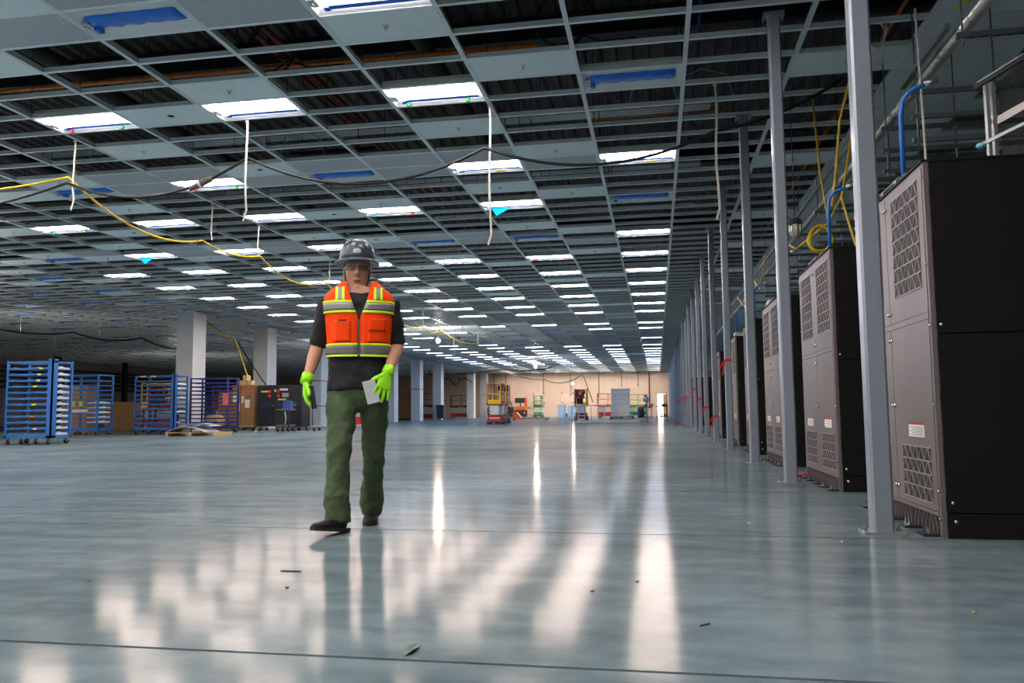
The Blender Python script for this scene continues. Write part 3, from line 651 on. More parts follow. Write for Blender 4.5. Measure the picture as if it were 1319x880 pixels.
# ------------------------------------------------------------------ the walking person (front is local -y, local +x is the image right)
def fuse(name, mb, voxel, m, parent, it=4, fac=0.5, disp=None):
    tmp = bpy.data.objects.new('tmp', mb.mesh('tmp', m)); COL.objects.link(tmp)
    r = tmp.modifiers.new('r', 'REMESH'); r.mode = 'VOXEL'; r.voxel_size = voxel
    sm = tmp.modifiers.new('s', 'SMOOTH'); sm.iterations = it; sm.factor = fac
    if disp:
        tx = bpy.data.textures.new('folds', 'CLOUDS'); tx.noise_scale = disp[1]; tx.noise_depth = 2
        dm = tmp.modifiers.new('d', 'DISPLACE'); dm.texture = tx; dm.strength = disp[0]; dm.mid_level = 0.5
    dg = bpy.context.evaluated_depsgraph_get()
    me = bpy.data.meshes.new_from_object(tmp.evaluated_get(dg)); me.name = name
    me.polygons.foreach_set('use_smooth', [True]*len(me.polygons))
    if not me.materials: me.materials.append(m)
    bpy.data.objects.remove(tmp)
    return link(name, me, parent)
SKIN = mat('skin', (186,136,112), .5, var=.05, scale=20)
SHIRT = mat('black_shirt', (22,23,28), .85, var=.2, scale=8, bump=.4)
PANTS = mat('olive_trousers', (58,76,48), .8, var=.16, scale=7, bump=.5)
VEST = mat('orange_vest', (255,70,0), .7, spec=.2, var=.05, scale=9, bump=.2)
LIME = mat('lime_trim', (206,242,10), .5, var=.03)
SILV = mat('silver_strip', (128,126,126), .4, .2, var=.05)
GLOVE = mat('lime_glove', (148,228,16), .6, var=.06, scale=20, bump=.2)
BOOT = mat('black_boot', (18,19,21), .6, spec=.3, var=.15, scale=12)
HAT = mat('helmet_shell', (52,72,84), .3, var=.05)
P = thing('person', 'person in hard hat, orange vest, lime gloves and olive trousers walking', 'person', (-1.83,4.75,0), math.radians(21.0))
TOR = [(.80,.18,.125),(.845,.186,.13),(.95,.175,.126),(1.05,.168,.122),(1.15,.172,.127),(1.25,.180,.132),(1.34,.192,.132),(1.40,.196,.124),(1.445,.176,.108),(1.485,.122,.09),(1.53,.078,.07)]
def tor(z):
    for a, b in zip(TOR[:-1], TOR[1:]):
        if a[0] <= z <= b[0]:
            t = (z-a[0])/(b[0]-a[0]); t2 = t
            return a[1]+(b[1]-a[1])*t2, a[2]+(b[2]-a[2])*t2
    return TOR[-1][1:] if z > 1 else TOR[0][1:]
def torso(mb, off, z0=.80, z1=1.53):
    zs = [z for z, _, _ in TOR if z0 <= z <= z1]; mb.loft([(0,-.01 if z > 1.1 else 0,z,tor(z)[0]+off,tor(z)[1]+off) for z in zs], 32, 3, 2.5)
# joints
R = dict(sh=(-.185,.0,1.405), el=(-.252,.03,1.12), wr=(-.312,-.05,.905))
Lh = dict(sh=(.185,.0,1.405), el=(.242,.035,1.13), wr=(.175,-.17,.945))
RK, RA = (-.115,-.16,.46), (-.115,-.20,.085)
LK, LA = (.10,.06,.48), (.088,.27,.10)
RHIP, LHIP = (-.092,0,.84), (.092,0,.84)
def mid(a, b, t): return tuple(a[i]+(b[i]-a[i])*t for i in range(3))
def arm(mb, J, off=0, t1=2.0):
    S_, E_, W_ = J['sh'], J['el'], J['wr']
    secs = [(*S_,.058+off,.06+off), (*mid(S_,E_,.35),.055+off,.056+off), (*mid(S_,E_,.75),.046+off,.047+off), (*E_,.042+off,.043+off)]
    if t1 > 1: secs += [(*mid(E_,W_,.3),.043+off,.043+off), (*mid(E_,W_,.7),.033+off,.034+off), (*W_,.027+off,.031+off)]
    mb.loft(secs, 14, 4)
def leg(mb, H, K, A, o1, o2, o3, hem=False):
    mb.loft([(H[0],H[1],H[2]+.06,.085+o1,.10+o1),(*H,.09+o1,.1+o1),(*mid(H,K,.45),.078+o1,.085+o1),(*mid(H,K,.8),.062+o2,.068+o2),(*K,.056+o2,.062+o2),(*mid(K,A,.3),.052+o2,.06+o2),(*mid(K,A,.7),.04+o3,.045+o3),(A[0],A[1],A[2]+(.0 if not hem else .01),.034+o3,.04+o3)], 18, 4)
def hand(mb, W, d, side, pal, curl, off=0):
    # W wrist, d pointing along the fingers, side = direction of the thumb, pal = palm normal
    W = Vector(W); d = Vector(d).normalized(); pal = Vector(pal); pal = (pal-d*pal.dot(d)).normalized(); th = d.cross(pal)
    if th.dot(Vector(side)) < 0: th = -th
    k = [W-d*.03, W+d*.02, W+d*.06, W+d*.10]
    mb.loft([(*k[0],.027+off,.022+off),(*k[1],.032+off,.018+off),(*k[2],.044+off,.017+off),(*k[3],.046+off,.013+off)], 16, 3, 2.4, tuple(th))
    for i, ln in enumerate((.084,.096,.09,.07)):
        p = W+d*.092+th*(.037-.0245*i); pts = [p]; a = .12+.05*i; cd = d
        for j, f in enumerate((.45,.32,.25)):
            ang = curl*(j+.6)*.5+.03*i
            cd = (d*math.cos(ang)+pal*math.sin(ang)).normalized()+th*(.21-.14*i); p = p+cd.normalized()*ln*f; pts.append(p)
        mb.tube([W+d*.06+th*(.024-.016*i)]+pts, [.0105+off,.0098+off,.0092+off,.0086+off,.0070+off], 10)
    b = W+d*.028+th*.030
    mb.tube([W+d*.01+th*.012, b, b+d*.026+th*.032+pal*.010, b+d*.052+th*.048+pal*.016, b+d*.076+th*.054+pal*.022], [.015+off,.0155+off,.0125+off,.0105+off,.0078+off], 10)
HR = dict(W=R['wr'], d=(-.06,-.10,-1), side=(.3,-1,0), pal=(1,.1,0))
HL = dict(W=Lh['wr'], d=(-.30,-.10,-1), side=(-1,-.3,0), pal=(-.2,1,0))
b = MB(); torso(b, -.012, .94, 1.49); arm(b, R); arm(b, Lh)
leg(b, RHIP, RK, RA, -.024, -.01, -.004); leg(b, LHIP, LK, LA, -.024, -.01, -.004)
b.loft([(0,.005,.80,.09,.06),(0,.0,.83,.13,.085),(0,0,.9,.145,.095)], 24, 3)
b.loft([(0,.015,1.46,.062,.062),(0,.008,1.5,.056,.06),(-.005,0,1.56,.054,.062)], 18, 3)
b.loft([(-.012,-.055,1.467,.03,.028),(-.012,-.045,1.485,.05,.05),(-.013,-.02,1.525,.066,.078),(-.014,-.008,1.58,.073,.09),(-.014,-.003,1.64,.076,.096),(-.014,0,1.69,.068,.086),(-.014,0,1.725,.04,.05)], 28, 4, 2.2)
b.loft([(-.014,-.088,1.606,.009,.008),(-.014,-.104,1.58,.012,.012),(-.014,-.110,1.562,.016,.013),(-.014,-.096,1.552,.013,.008)], 12, 3)
for sx in (-1,1):
    b.ell((-.014+sx*.077,.012,1.585),.011,.022,.033); b.ell((-.014+sx*.03,-.084,1.618),.024,.013,.008); b.ell((-.014+sx*.042,-.066,1.572),.022,.02,.018)
b.ell((-.013,-.09,1.528),.025,.011,.008); b.ell((-.013,-.088,1.517),.021,.011,.008); b.ell((-.012,-.082,1.482),.02,.016,.015)
hand(b, **HR, curl=.9, off=-.002); hand(b, **HL, curl=.25, off=-.002)
body = fuse('body', b, .0062, SKIN, P, 3, .5)
EYE = mat('eye_white', (226,224,220), .3); IRIS = mat('iris_dark', (40,30,26), .3)
for sx in (-1,1):
    e = obj('eye', MB().ell((-.014+sx*.031,-.079,1.598),.014,.012,.0085,12,8), EYE, P, True)
    obj('iris', MB().ell((-.014+sx*.031,-.0895,1.597),.0055,.003,.0055,10,6), IRIS, e, True)
    obj('eyebrow', MB().tube([(-.014+sx*.014,-.097,1.619),(-.014+sx*.032,-.098,1.624),(-.014+sx*.052,-.086,1.619)], [.004,.005,.003], 6), mat('hair_brown', (52,40,34), .8), P, True)
obj('lips', MB().loft([(-.036,-.093,1.5225,.004,.003),(-.013,-.1015,1.523,.006,.006),(.010,-.093,1.5225,.004,.003)], 10, 4, 2, (0,0,1)), mat('lip', (160,96,84), .5), P, True)
hr = MB()
hr.loft([(-.014,.035,1.52,.05,.05),(-.014,.02,1.56,.074,.08),(-.014,.016,1.62,.080,.086),(-.014,.01,1.68,.078,.088)], 24, 3)
obj('hair', hr, mat('hair_brown', (52,40,34), .8), P, True)
# clothes
b = MB(); torso(b, .006, .84, 1.46); 
for J in (R, Lh): arm(b, J, .012, 0)
fuse('shirt', b, .008, SHIRT, P, 4, .5, (.022,.07))
b = MB(); b.tube([(.068*math.cos(a*.2618),.012+.066*math.sin(a*.2618),1.474+.026*math.sin(a*.2618)) for a in range(25)], .013, 8); obj('collar', b, SHIRT, P, True)
b = MB(); leg(b, RHIP, RK, (RA[0],RA[1],.05), .008, .016, .038, True); leg(b, LHIP, LK, (LA[0],LA[1]-.015,.055), .008, .014, .036, True)
b.loft([(0,.0,.71,.07,.06),(0,.0,.75,.135,.095),(0,0,.82,.178,.118),(0,0,.90,.18,.12),(0,0,.96,.168,.115)], 28, 3, 2.4)
fuse('trousers', b, .009, PANTS, P, 5, .5, (.032,.085))
def shell(z0, z1, off, gap, nz, th=.005, nA=56, a_only=None):
    b = MB(); vs = []; fs = []
    for j in range(nz+1):
        z = z0+(z1-z0)*j/nz; rx, ry = tor(z); rx += off; ry += off; w = gap(z); dl = math.asin(min(.97, w/rx))
        for i in range(nA+1):
            a = -math.pi/2+dl+(2*math.pi-2*dl)*i/nA; co, si = math.cos(a), math.sin(a); e = 2/2.5
            vs.append((rx*math.copysign(abs(co)**e, co), (-.01 if z > 1.1 else 0)+ry*math.copysign(abs(si)**e, si), z))
    n = nA+1
    for j in range(nz):
        for i in range(nA): fs.append((j*n+i, j*n+i+1, (j+1)*n+i+1, (j+1)*n+i))
    b.add(vs, fs); return b
def gapf(z):
    g = .003 if z < 1.29 else .003+(z-1.29)/(1.515-1.29)*.062
    return g
def solid(o, t):
    m = o.modifiers.new('thickness', 'SOLIDIFY'); m.thickness = t; m.offset = 1; return o
ve = solid(obj('vest', shell(1.045,1.515,.02,gapf,24), VEST, P, True), .005)
for z0, z1, mm, nm in ((1.045,1.058,LIME,'lime_trim'),(1.058,1.112,SILV,'reflective_band'),(1.112,1.126,LIME,'lime_trim'),(1.312,1.326,LIME,'lime_trim'),(1.326,1.376,SILV,'reflective_band'),(1.376,1.39,LIME,'lime_trim')):
    solid(obj(nm, shell(z0,z1,.0295,gapf,3), mm, ve, True), .002)
def strip(x0, x1, z0, z1, off, back=False, nz=10, fn=None):
    b = MB(); vs = []; fs = []; nx = 5
    for j in range(nz+1):
        z = z0+(z1-z0)*j/nz; rx, ry = tor(z); rx += off; ry += off
        for i in range(nx+1):
            x = x0+(x1-x0)*i/nx; x = max(-rx*.985, min(rx*.985, x))
            y = ry*(1-abs(x/rx)**2.5)**(1/2.5); vs.append((x, (y if back else -y)-(.01 if z > 1.1 else 0), z))
    for j in range(nz):
        for i in range(nx): q = (j*(nx+1)+i, j*(nx+1)+i+1, (j+1)*(nx+1)+i+1, (j+1)*(nx+1)+i); fs.append(q[::-1] if back else q)
    return b.add(vs, fs)
for sx in (-1,1):
    for bk in (False, True):
        for x0, x1, mm, nm in ((.088,.103,LIME,'lime_trim'),(.103,.127,SILV,'reflective_band'),(.127,.142,LIME,'lime_trim')):
            a, c = (x0, x1) if sx > 0 else (-x1, -x0)
            solid(obj(nm, strip(a, c, 1.39, 1.478, .0295, bk), mm, ve, True), .002)
solid(obj('pocket_flap', strip(.055,.165,1.205,1.275,.034), VEST, ve, True), .006)
solid(obj('pocket', strip(.05,.165,1.135,1.21,.0295), VEST, ve, True), .004)
solid(obj('pocket', strip(-.15,-.05,1.135,1.27,.0295), VEST, ve, True), .003)
solid(obj('pocket_slit', strip(-.125,-.075,1.262,1.27,.034), SHIRT, ve, True), .002)
obj('zipper', MB().bar((0,-.150,1.05),(0,-.162,1.27),.008,.006), SILV, ve)
b = MB(); hand(b, **HR, curl=.9, off=.0022); fuse('glove', b, .0032, GLOVE, P, 2, .4)
b = MB(); hand(b, **HL, curl=.25, off=.0022); fuse('glove', b, .0032, GLOVE, P, 2, .4)
for W, E_ in ((Vector(R['wr']), Vector(R['el'])), (Vector(Lh['wr']), Vector(Lh['el']))):
    dd = (E_-W).normalized(); obj('glove_cuff', MB().tube([W-dd*.02, W+dd*.012, W+dd*.04], [.036,.037,.039], 16), GLOVE, P, True)
def boot(A, yaw, pitch, zf):
    t = MB(); s = MB()
    t.loft([(0,.055,.075,.034,.04),(0,.05,.03,.037,.026),(0,.0,.038,.038,.034),(0,-.06,.036,.043,.032),(0,-.13,.028,.046,.024),(0,-.185,.022,.036,.017),(0,-.205,.02,.015,.010)][1:], 18, 4)
    t.loft([(0,.03,.03,.036,.045),(0,.028,.08,.038,.046),(0,.03,.125,.042,.048),(0,.03,.165,.044,.05)], 18, 3)
    s.prism([(-.036,.085),(-.042,.02),(-.04,-.05),(-.05,-.12),(-.04,-.19),(-.015,-.217),(.02,-.215),(.044,-.185),(.05,-.12),(.042,-.05),(.042,.02),(.034,.085)], -.004, .02)
    M = Matrix.Translation((A[0],A[1],zf)) @ Matrix.Rotation(yaw,4,'Z') @ Matrix.Rotation(pitch,4,'X')
    o = fuse('boot', t.xf(M), .006, BOOT, P, 3)
    obj('sole', s.xf(M), RUBBER, o)
    l = MB()
    for i in range(4): l.tube([(-.022,-.02-.022*i,.075-.006*i),(0,-.025-.022*i,.083-.007*i),(.022,-.03-.022*i,.075-.006*i)], .0035, 5)
    obj('laces', l.xf(M), mat('lace', (60,60,62), .8), o)
boot((LA[0],LA[1],0), math.radians(-4), 0, .004)
boot((RA[0]-.005,RA[1]-.01,0), math.radians(-38), math.radians(-9), .017)
# helmet, glasses, held things
hx, hy, hz = -.014, .0, 1.655
h = MB(); h.lathe([(.118,0),(.119,.03),(.114,.07),(.098,.105),(.07,.13),(.035,.143),(.006,.146)], 32, (hx,hy+.01,hz), .93, 1.12)
hm_ = obj('helmet', h, HAT, P, True)
br = MB(); br.lathe([(.112,-.004),(.150,-.018),(.152,-.012),(.114,.012)], 36, (hx,hy,hz), .93, 1.12); obj('brim', br, HAT, hm_, True)
rg = MB()
for dx in (-.03,0,.03): rg.tube([(hx+dx,hy-.10,hz+.075),(hx+dx,hy-.06,hz+.125),(hx+dx,hy+.01,hz+.147),(hx+dx,hy+.08,hz+.125)], .006, 6)
obj('crown_ridge', rg, HAT, hm_, True)
obj('front_sticker', MB().ell((hx,hy-.118,hz+.045),.026,.006,.018), mat('sticker_pale', (176,180,176), .5), hm_, True)
obj('chin_strap', MB().tube([(hx-.076,.0,1.64),(hx-.07,-.03,1.53),(hx-.04,-.06,1.463),(hx,-.066,1.455),(hx+.04,-.06,1.463),(hx+.07,-.03,1.53),(hx+.076,.0,1.64)], .006, 6), RUBBER, hm_, True)
gl = MB()
for sx in (-1,1): gl.loft([(hx+sx*.008,-.108,1.6,.019,.003),(hx+sx*.035,-.106,1.6,.021,.003),(hx+sx*.062,-.088,1.6,.018,.003)], 10, 4, 2.6, (0,0,1))
g = obj('safety_glasses', gl, mat('smoked_lens', (90,86,86), .08, 0, 0, alpha=.3), P, True)
fr = MB()
for sx in (-1,1): fr.tube([(hx+sx*.066,-.086,1.606),(hx+sx*.082,-.03,1.608),(hx+sx*.084,.03,1.6)], .003, 6)
fr.tube([(hx-.068,-.088,1.619),(hx-.035,-.108,1.622),(hx,-.113,1.621),(hx+.035,-.108,1.622),(hx+.068,-.088,1.619)], .0028, 6)
obj('glasses_frame', fr, mat('glasses_frame', (190,186,182), .3), g, True)
M = P.matrix_world if False else Matrix.Translation((-1.83,4.75,0)) @ Matrix.Rotation(math.radians(21.0),4,'Z')
cd = MB().box(-.04,.04,-.001,.001,-.07,.07).xf(M @ Matrix.Translation((.075,-.20,.83)) @ Matrix.Rotation(-.25,4,'Y') @ Matrix.Rotation(.3,4,'Z'))
one('paper_sheet', cd, mat('pale_sheet', (196,200,206), .5), 'pale folded sheet held in the lime glove before the thigh', 'paper')
ph = MB().bbox(-.036,.036,-.006,.006,-.07,.07,.004).xf(M @ Matrix.Translation((-.272,-.095,.80)) @ Matrix.Rotation(-.15,4,'Y') @ Matrix.Rotation(1.3,4,'Z'))
one('phone', ph, BLACK, 'dark phone held in the lime glove at the left', 'phone')
# ------------------------------------------------------------------ blue wheeled racks
CASTM = mat('caster_fork', (150,152,156), .35, .7)
me_wheel = MB().tube([(-.02,0,.06),(.02,0,.06)], .06, 14).mesh('caster_wheel', RUBBER, True)
me_fork = MB().box(-.03,-.024,-.025,.025,.05,.14).box(.024,.03,-.025,.025,.05,.14).box(-.03,.03,-.03,.03,.135,.15).mesh('caster_fork', CASTM)
def caster(t, x, y, rz=0):
    c = link('caster_wheel', me_wheel, t, (x, y, 0), rz); link('caster_fork', me_fork, c)
def rack(loc, L, D, H, n, colr, label, trays=(), wide=False, tags=True, rails_only=False):
    m = mat('rack_blue_%d_%d_%d' % colr, colr, .42, .1, var=.08)
    t = thing('wheeled_rack', label, 'rack', (loc[0], loc[1], 0), group='blue wheeled racks')
    p = .05
    for x0, y0 in ((-L,0),(-p,0),(-L,D-p),(-p,D-p)):
        if wide and (x0, y0) == (-p,0): obj('corner_post', MB().box(-.11,0,0,.06,.15,H+.04).box(-.01,0,0,.2,.15,H+.04), m, t)
        else: obj('corner_post', MB().box(x0,x0+p,y0,y0+p,.15,H), m, t)
    obj('base_frame', MB().box(-L,0,0,.05,.15,.21).box(-L,0,D-.05,D,.15,.21).box(-L,-L+.05,.05,D-.05,.15,.21).box(-.05,0,.05,D-.05,.15,.21), m, t)
    obj('top_frame', MB().box(-L+p,-p,0,.04,H-.05,H-.01).box(-L+p,-p,D-.04,D,H-.05,H-.01).box(-L,-L+.04,p,D-p,H-.05,H-.01).box(-.04,0,p,D-p,H-.05,H-.01), m, t)
    zs = [.21+(H-.28)*(i)/(n) for i in range(n)]
    for z in zs:
        obj('shelf', MB().box(-L+p,-p,.004,.036,z,z+.045).box(-L+p,-p,D-.036,D-.004,z,z+.045).box(-L+.004,-L+.03,p,D-p,z,z+.03).box(-.03,-.004,p,D-p,z,z+.03)
            if rails_only else MB().box(-L+p,-p,.004,.036,z,z+.045).box(-L+p,-p,D-.036,D-.004,z,z+.045).box(-L+.01,-.01,.036,D-.036,z,z+.012), m, t)
    for x0 in (-L+.06,-L*.66,-L*.33,-.08): caster(t, x0, .06, .3)
    for x0 in (-L+.06,-.08): caster(t, x0, D-.06, -.5)
    for k in trays: pass
    return zs
TRAYM = mat('tray_white', (214,222,226), .4, .15, var=.04); TRAYP = mat('tray_pale', (214,206,206), .5, .05, var=.04)
def tray_mesh(w, d, peak, m):
    b = MB(); b.box(0,w,0,d,0,.006); b.box(0,.006,0,d,0,.05); b.box(w-.006,w,0,d,0,.05); b.box(0,w,0,.006,0,.03); b.box(0,w,d-.006,d,0,.03)
    if peak: b.add([(w-.004,0,.03),(w-.004,d*.35,.05),(w-.004,d*.5,.085),(w-.004,d*.65,.05),(w-.004,d,.03),(w*.2,0,.03),(w*.2,d*.35,.05),(w*.2,d*.5,.085),(w*.2,d*.65,.05),(w*.2,d,.03),(w-.004,0,0),(w-.004,d,0)], [(0,1,6,5),(1,2,7,6),(2,3,8,7),(3,4,9,8),(10,11,4,3,2,1,0)])
    return b.mesh('tray', m)
tA, tB = tray_mesh(.42,.62,True,TRAYM), tray_mesh(.52,.56,False,TRAYP)
def tray(me, x, y, z, rz, label, group): tag(link('metal_tray', me, None, (x, y, z), rz), label, 'tray', group)
B1, B2, B3 = (38,104,176), (30,88,160), (26,40,112)
zs = rack((-14.33,17.0), 1.25, .72, 2.02, 12, B1, 'large blue wheeled rack at far left loaded with white trays', wide=True)
for i, z in enumerate(zs):
    tray(tA, -14.81, 17.075, z+.013, 0, 'peaked white tray on the large left rack, %s shelf from the bottom' % ordn(i+1), 'peaked trays on the large left rack')
    if i not in (4,7): tray(tB, -15.53+.03*(i % 3), 17.08, z+.013, .03*((i % 3)-1), 'pale flat tray on the large left rack, %s shelf from the bottom' % ordn(i+1), 'flat trays on the large left rack')
for i, (x, z, c, nm) in enumerate(((-14.55,zs[11]-.0,(206,226,40),'lime'),(-14.7,zs[8]+.003,(226,222,30),'yellow'),(-14.72,zs[5]+.003,(220,214,40),'yellow'),(-14.75,zs[3]+.003,(226,98,24),'orange'),(-14.6,zs[10]+.003,(226,206,190),'pale'),(-14.62,zs[9]+.003,(226,216,206),'cream'),(-14.66,zs[1]+.003,(222,190,160),'tan'))):
    x -= .13; one('rack_tag', MB().box(x,x+.11,16.994,16.999,z,z+.04), mat('tag_%s' % nm, c, .6), '%s paper tag on the large left rack, shelf %s from the bottom' % (nm, ordn([12,9,6,4,11,10,2][i])), 'tag')
zs = rack((-18.75,24.4), 1.3, .8, 2.08, 11, B1, 'blue wheeled rack behind the large left rack, half empty', rails_only=True)
for i in range(1,6): tray(tA, -19.22, 24.5, zs[i]+.048, .0, 'white tray on the half empty blue rack, %s shelf from the bottom' % ordn(i+1), 'trays on the half empty rack')
for x in (-19.75,-19.45): one('glove_hung', MB().prism([(x,24.37),(x+.13,24.37),(x+.13,24.39),(x,24.39)], .98, 1.16), mat('lime_cloth', (190,206,60), .8), '%s lime cloth hanging on the half empty blue rack' % ('left' if x < -19.6 else 'right'), 'cloth')
one('paper_roll', MB().box(-19.7,-19.1,24.35,24.39,.78,.88), TRAYP, 'pale sheet across the half empty blue rack', 'sheet')
zs = rack((-16.3,25.0), 1.5, .85, 2.04, 11, B2, 'bright blue wheeled rack in front of the nearest white column', wide=True)
for i in (1,3,6,8,9): tray(tB, -16.95, 25.06, zs[i]+.013, .02, 'white tray on the bright blue rack, %s shelf from the bottom' % ordn(i+1), 'trays on the bright blue rack')
for i in (9,8,6,3): tray(tA, -16.75, 25.16, zs[i]+.066, 0, 'peaked white tray on the bright blue rack, %s shelf from the bottom' % ordn(i+1), 'peaked trays on the bright blue rack')
for x, z, nm in ((-17.6,2.0,'left'),(-17.2,2.0,'right')): one('tape_strip', MB().box(x,x+.22,24.992,24.998,z-.02,z+.02), YTAG, '%s yellow tape strip on top of the bright blue rack' % nm, 'tape')
zs = rack((-15.2,26.6), 1.5, .8, 2.0, 12, B3, 'empty navy wheeled rack right of the nearest white column', rails_only=True)
one('red_poster', MB().box(-15.38,-15.18,26.57,26.592,1.0,1.42), mat('poster_red', (206,96,92), .7), 'red and white notice on the empty navy rack', 'notice')
zs = rack((-16.2,16.2), 1.0, .7, 2.0, 10, B3, 'navy wheeled rack cut by the left picture edge', rails_only=True)
# flat sheets on a pallet in front of the bright rack
t = thing('pallet', 'low wooden pallet on the floor before the bright blue rack', 'pallet', (-15.2,22.9,0))
for i in range(6): obj('deck_board', MB().box(-.0,1.7,.02+.17*i,.14+.17*i,.10,.12), WOOD, t)
for i in range(3): obj('stringer', MB().box(.02+.8*i,.1+.8*i,.0,1.02,0,.10), WOOD, t)
for i, (x, y, z, w, d, c, nm) in enumerate(((-15.22,22.95,.12,1.4,.8,(196,200,202),'grey metal sheet lowest on the pallet'),(-14.9,23.1,.30,1.1,.7,(206,204,196),'pale sheet in the middle of the pallet pile'),(-14.6,23.0,.36,.7,.6,(120,180,226),'light blue sheet on top of the pallet pile'))):
    b = MB(); n = 6
    for k in range(n):
        z0, z1 = (.17,.05,.03)[i]*math.sin(k/n*3.1), (.17,.05,.03)[i]*math.sin((k+1)/n*3.1)
        xa, xb = w*k/n, w*(k+1)/n
        b.add([(xa,0,z0),(xb,0,z1),(xb,d,z1),(xa,d,z0),(xa,0,z0+.012),(xb,0,z1+.012),(xb,d,z1+.012),(xa,d,z0+.012)], [(0,3,2,1),(4,5,6,7),(0,1,5,4),(2,3,7,6),(1,2,6,5),(3,0,4,7)])
    one('metal_sheet', b, mat('sheet_%d' % i, c, .4, .2), nm, 'sheet', loc=(x,y,z), rz=.05*(i-1))
# ------------------------------------------------------------------ cabinets and crates behind the racks
t = thing('brown_crate', 'tall brown crate with papers taped on its front', 'crate', (-15.82,29.7,0))
obj('crate_body', MB().bbox(-.95,0,0,.9,.2,1.8,.01), CARD, t); obj('crate_lid', MB().box(-.97,.02,-.02,.92,1.77,1.82), CARD, t)
obj('crate_seam', MB().box(-.60,-.585,-.006,0,.2,1.77), mat('seam', (96,70,46), .9), t)
for x in (-.9,-.08): caster(t, x, .1)
for x in (-.9,-.08): caster(t, x, .8)
obj('crate_base', MB().box(-.95,0,0,.9,.15,.2), WOOD, t)
for x, z, w_, h_, c in ((-.93,1.15,.16,.3,(226,226,220)),(-.73,.78,.10,.33,(230,230,228)),(-.4,.92,.2,.32,(232,230,224)),(-.55,1.1,.1,.28,(210,212,216)),(-.52,1.42,.12,.09,(224,80,60)),(-.5,1.55,.5,.05,(222,92,30)),(-.92,1.5,.15,.06,(90,200,40)),(-.42,1.34,.24,.04,(60,110,60))):
    obj('taped_paper', MB().box(x,x+w_,-.006,0,z,z+h_), mat('paper_%d_%d_%d' % c, c, .8), t)
t = thing('cardboard_carton', 'brown cardboard carton left of the tall crate behind the navy rack', 'carton', (-16.85,29.9,0))
obj('carton_body', MB().bbox(-.65,0,0,.8,.15,1.55,.01), CARD, t); obj('carton_base', MB().box(-.65,0,0,.8,0,.15), WOOD, t)
for i, (x, z) in enumerate(((-16.7,1.82),(-16.5,1.82),(-16.25,1.82),(-16.45,2.03))):
    one('small_box', MB().bbox(x,x+.19,29.9,30.2,z,z+.2,.006), mat('box_tan', (196,164,122), .8), 'small tan box on the tall crate, %s from the left' % ordn(i+1) if i < 3 else 'small tan box stacked on the other boxes of the crate', 'box')
def cabinet(loc, W, D, H, label, doors=2):
    t = thing('tool_cabinet', label, 'cabinet', loc)
    m = mat('cabinet_black', (34,36,42), .45, .1, var=.08)
    obj('cabinet_body', MB().bbox(0,W,.02,D,.17,H,.01), m, t)
    for k in range(doors):
        d = obj('cabinet_door', MB().box(.015+W/doors*k,W/doors*(k+1)-.01,0,.02,.2,H-.02), m, t)
    obj('latch_handle', MB().box(W/2-.02,W/2+.0,-.03,0,H*.52,H*.62).box(W/2,W/2+.09,-.03,-.015,H*.55,H*.57), CHROME, t)
    for x in (.1,W-.1): caster(t, x, .1); caster(t, x, D-.1)
    return t
t = cabinet((-15.66,29.6,0), 1.38, .8, 1.8, 'wide black tool cabinet with tags on its doors')
for x, z, w_, h_, c in ((.18,1.52,.3,.06,(214,204,60)),(.48,1.50,.12,.1,(220,60,70)),(.48,1.32,.12,.11,(206,20,28)),(.86,1.32,.12,.11,(206,20,28)),(.98,1.58,.34,.08,(206,206,208)),(.86,1.5,.1,.12,(196,16,30)),(1.08,1.32,.28,.17,(150,154,158)),(.9,1.2,.36,.06,(206,196,56)),(.75,1.53,.06,.1,(206,206,206))):
    obj('door_tag', MB().box(x,x+w_,-.006,0,z,z+h_), mat('dtag_%d_%d_%d' % c, c, .6), t)
for sx in (-1,1): obj('blue_stripe', MB().bar((.69+sx*.12,-.004,1.12),(.69+sx*.5,-.004,.92),.004,.08,(1,0,0)), mat('blue_mark', (28,44,100), .5), t)
cabinet((-14.26,29.5,0), .55, .8, 1.8, 'narrow black tool cabinet beside the wide one', 1)
t = thing('service_cart', 'grey cart with a blue case before the narrow black cabinet', 'cart', (-14.2,28.3,0))
for z in (.2,.8): obj('cart_shelf', MB().box(0,.55,0,.6,z,z+.05), mat('cart_grey', (110,112,116), .4, .4), t)
for x in (0,.51):
    for y in (0,.56): obj('cart_leg', MB().box(x,x+.04,y,y+.04,.13,.85), DARKSTEEL, t)
for x in (.06,.5): caster(t, x, .08); caster(t, x, .52)
obj('cart_panel', MB().box(.04,.51,.01,.03,.25,.8), BLACK, t)
one('blue_case', MB().bbox(-14.02,-13.72,28.5,28.8,.85,1.15,.015).box(-13.92,-13.82,28.62,28.68,1.15,1.18), mat('case_blue', (46,76,140), .5), 'small blue case standing on the grey cart', 'case')
one('hook_arm', MB().tube([(-13.78,28.26,.28),(-13.74,28.22,.5),(-13.78,28.22,.75)], .025, 8), GALV, 'bent grey pipe leaning on the cart', 'pipe')
for i, (x, y) in enumerate(((-13.1,30.6),(-12.0,31.4))):
    t = thing('platform_truck', '%s low platform truck with wheels beside the tool cabinets' % ('nearer' if i == 0 else 'farther'), 'truck', (x,y-1.6,0))
    obj('truck_deck', MB().bbox(0,.9,0,.7,.15,.2,.02), mat('deck_grey', (150,156,156), .4), t); obj('truck_handle', MB().tube([(.05,.05,.2),(.05,.05,.95),(.85,.05,.95),(.85,.05,.2)], .018, 8), mat('handle_navy', (24,40,90), .4), t, True)
    for a in (.1,.8): caster(t, a, .08); caster(t, a, .6)
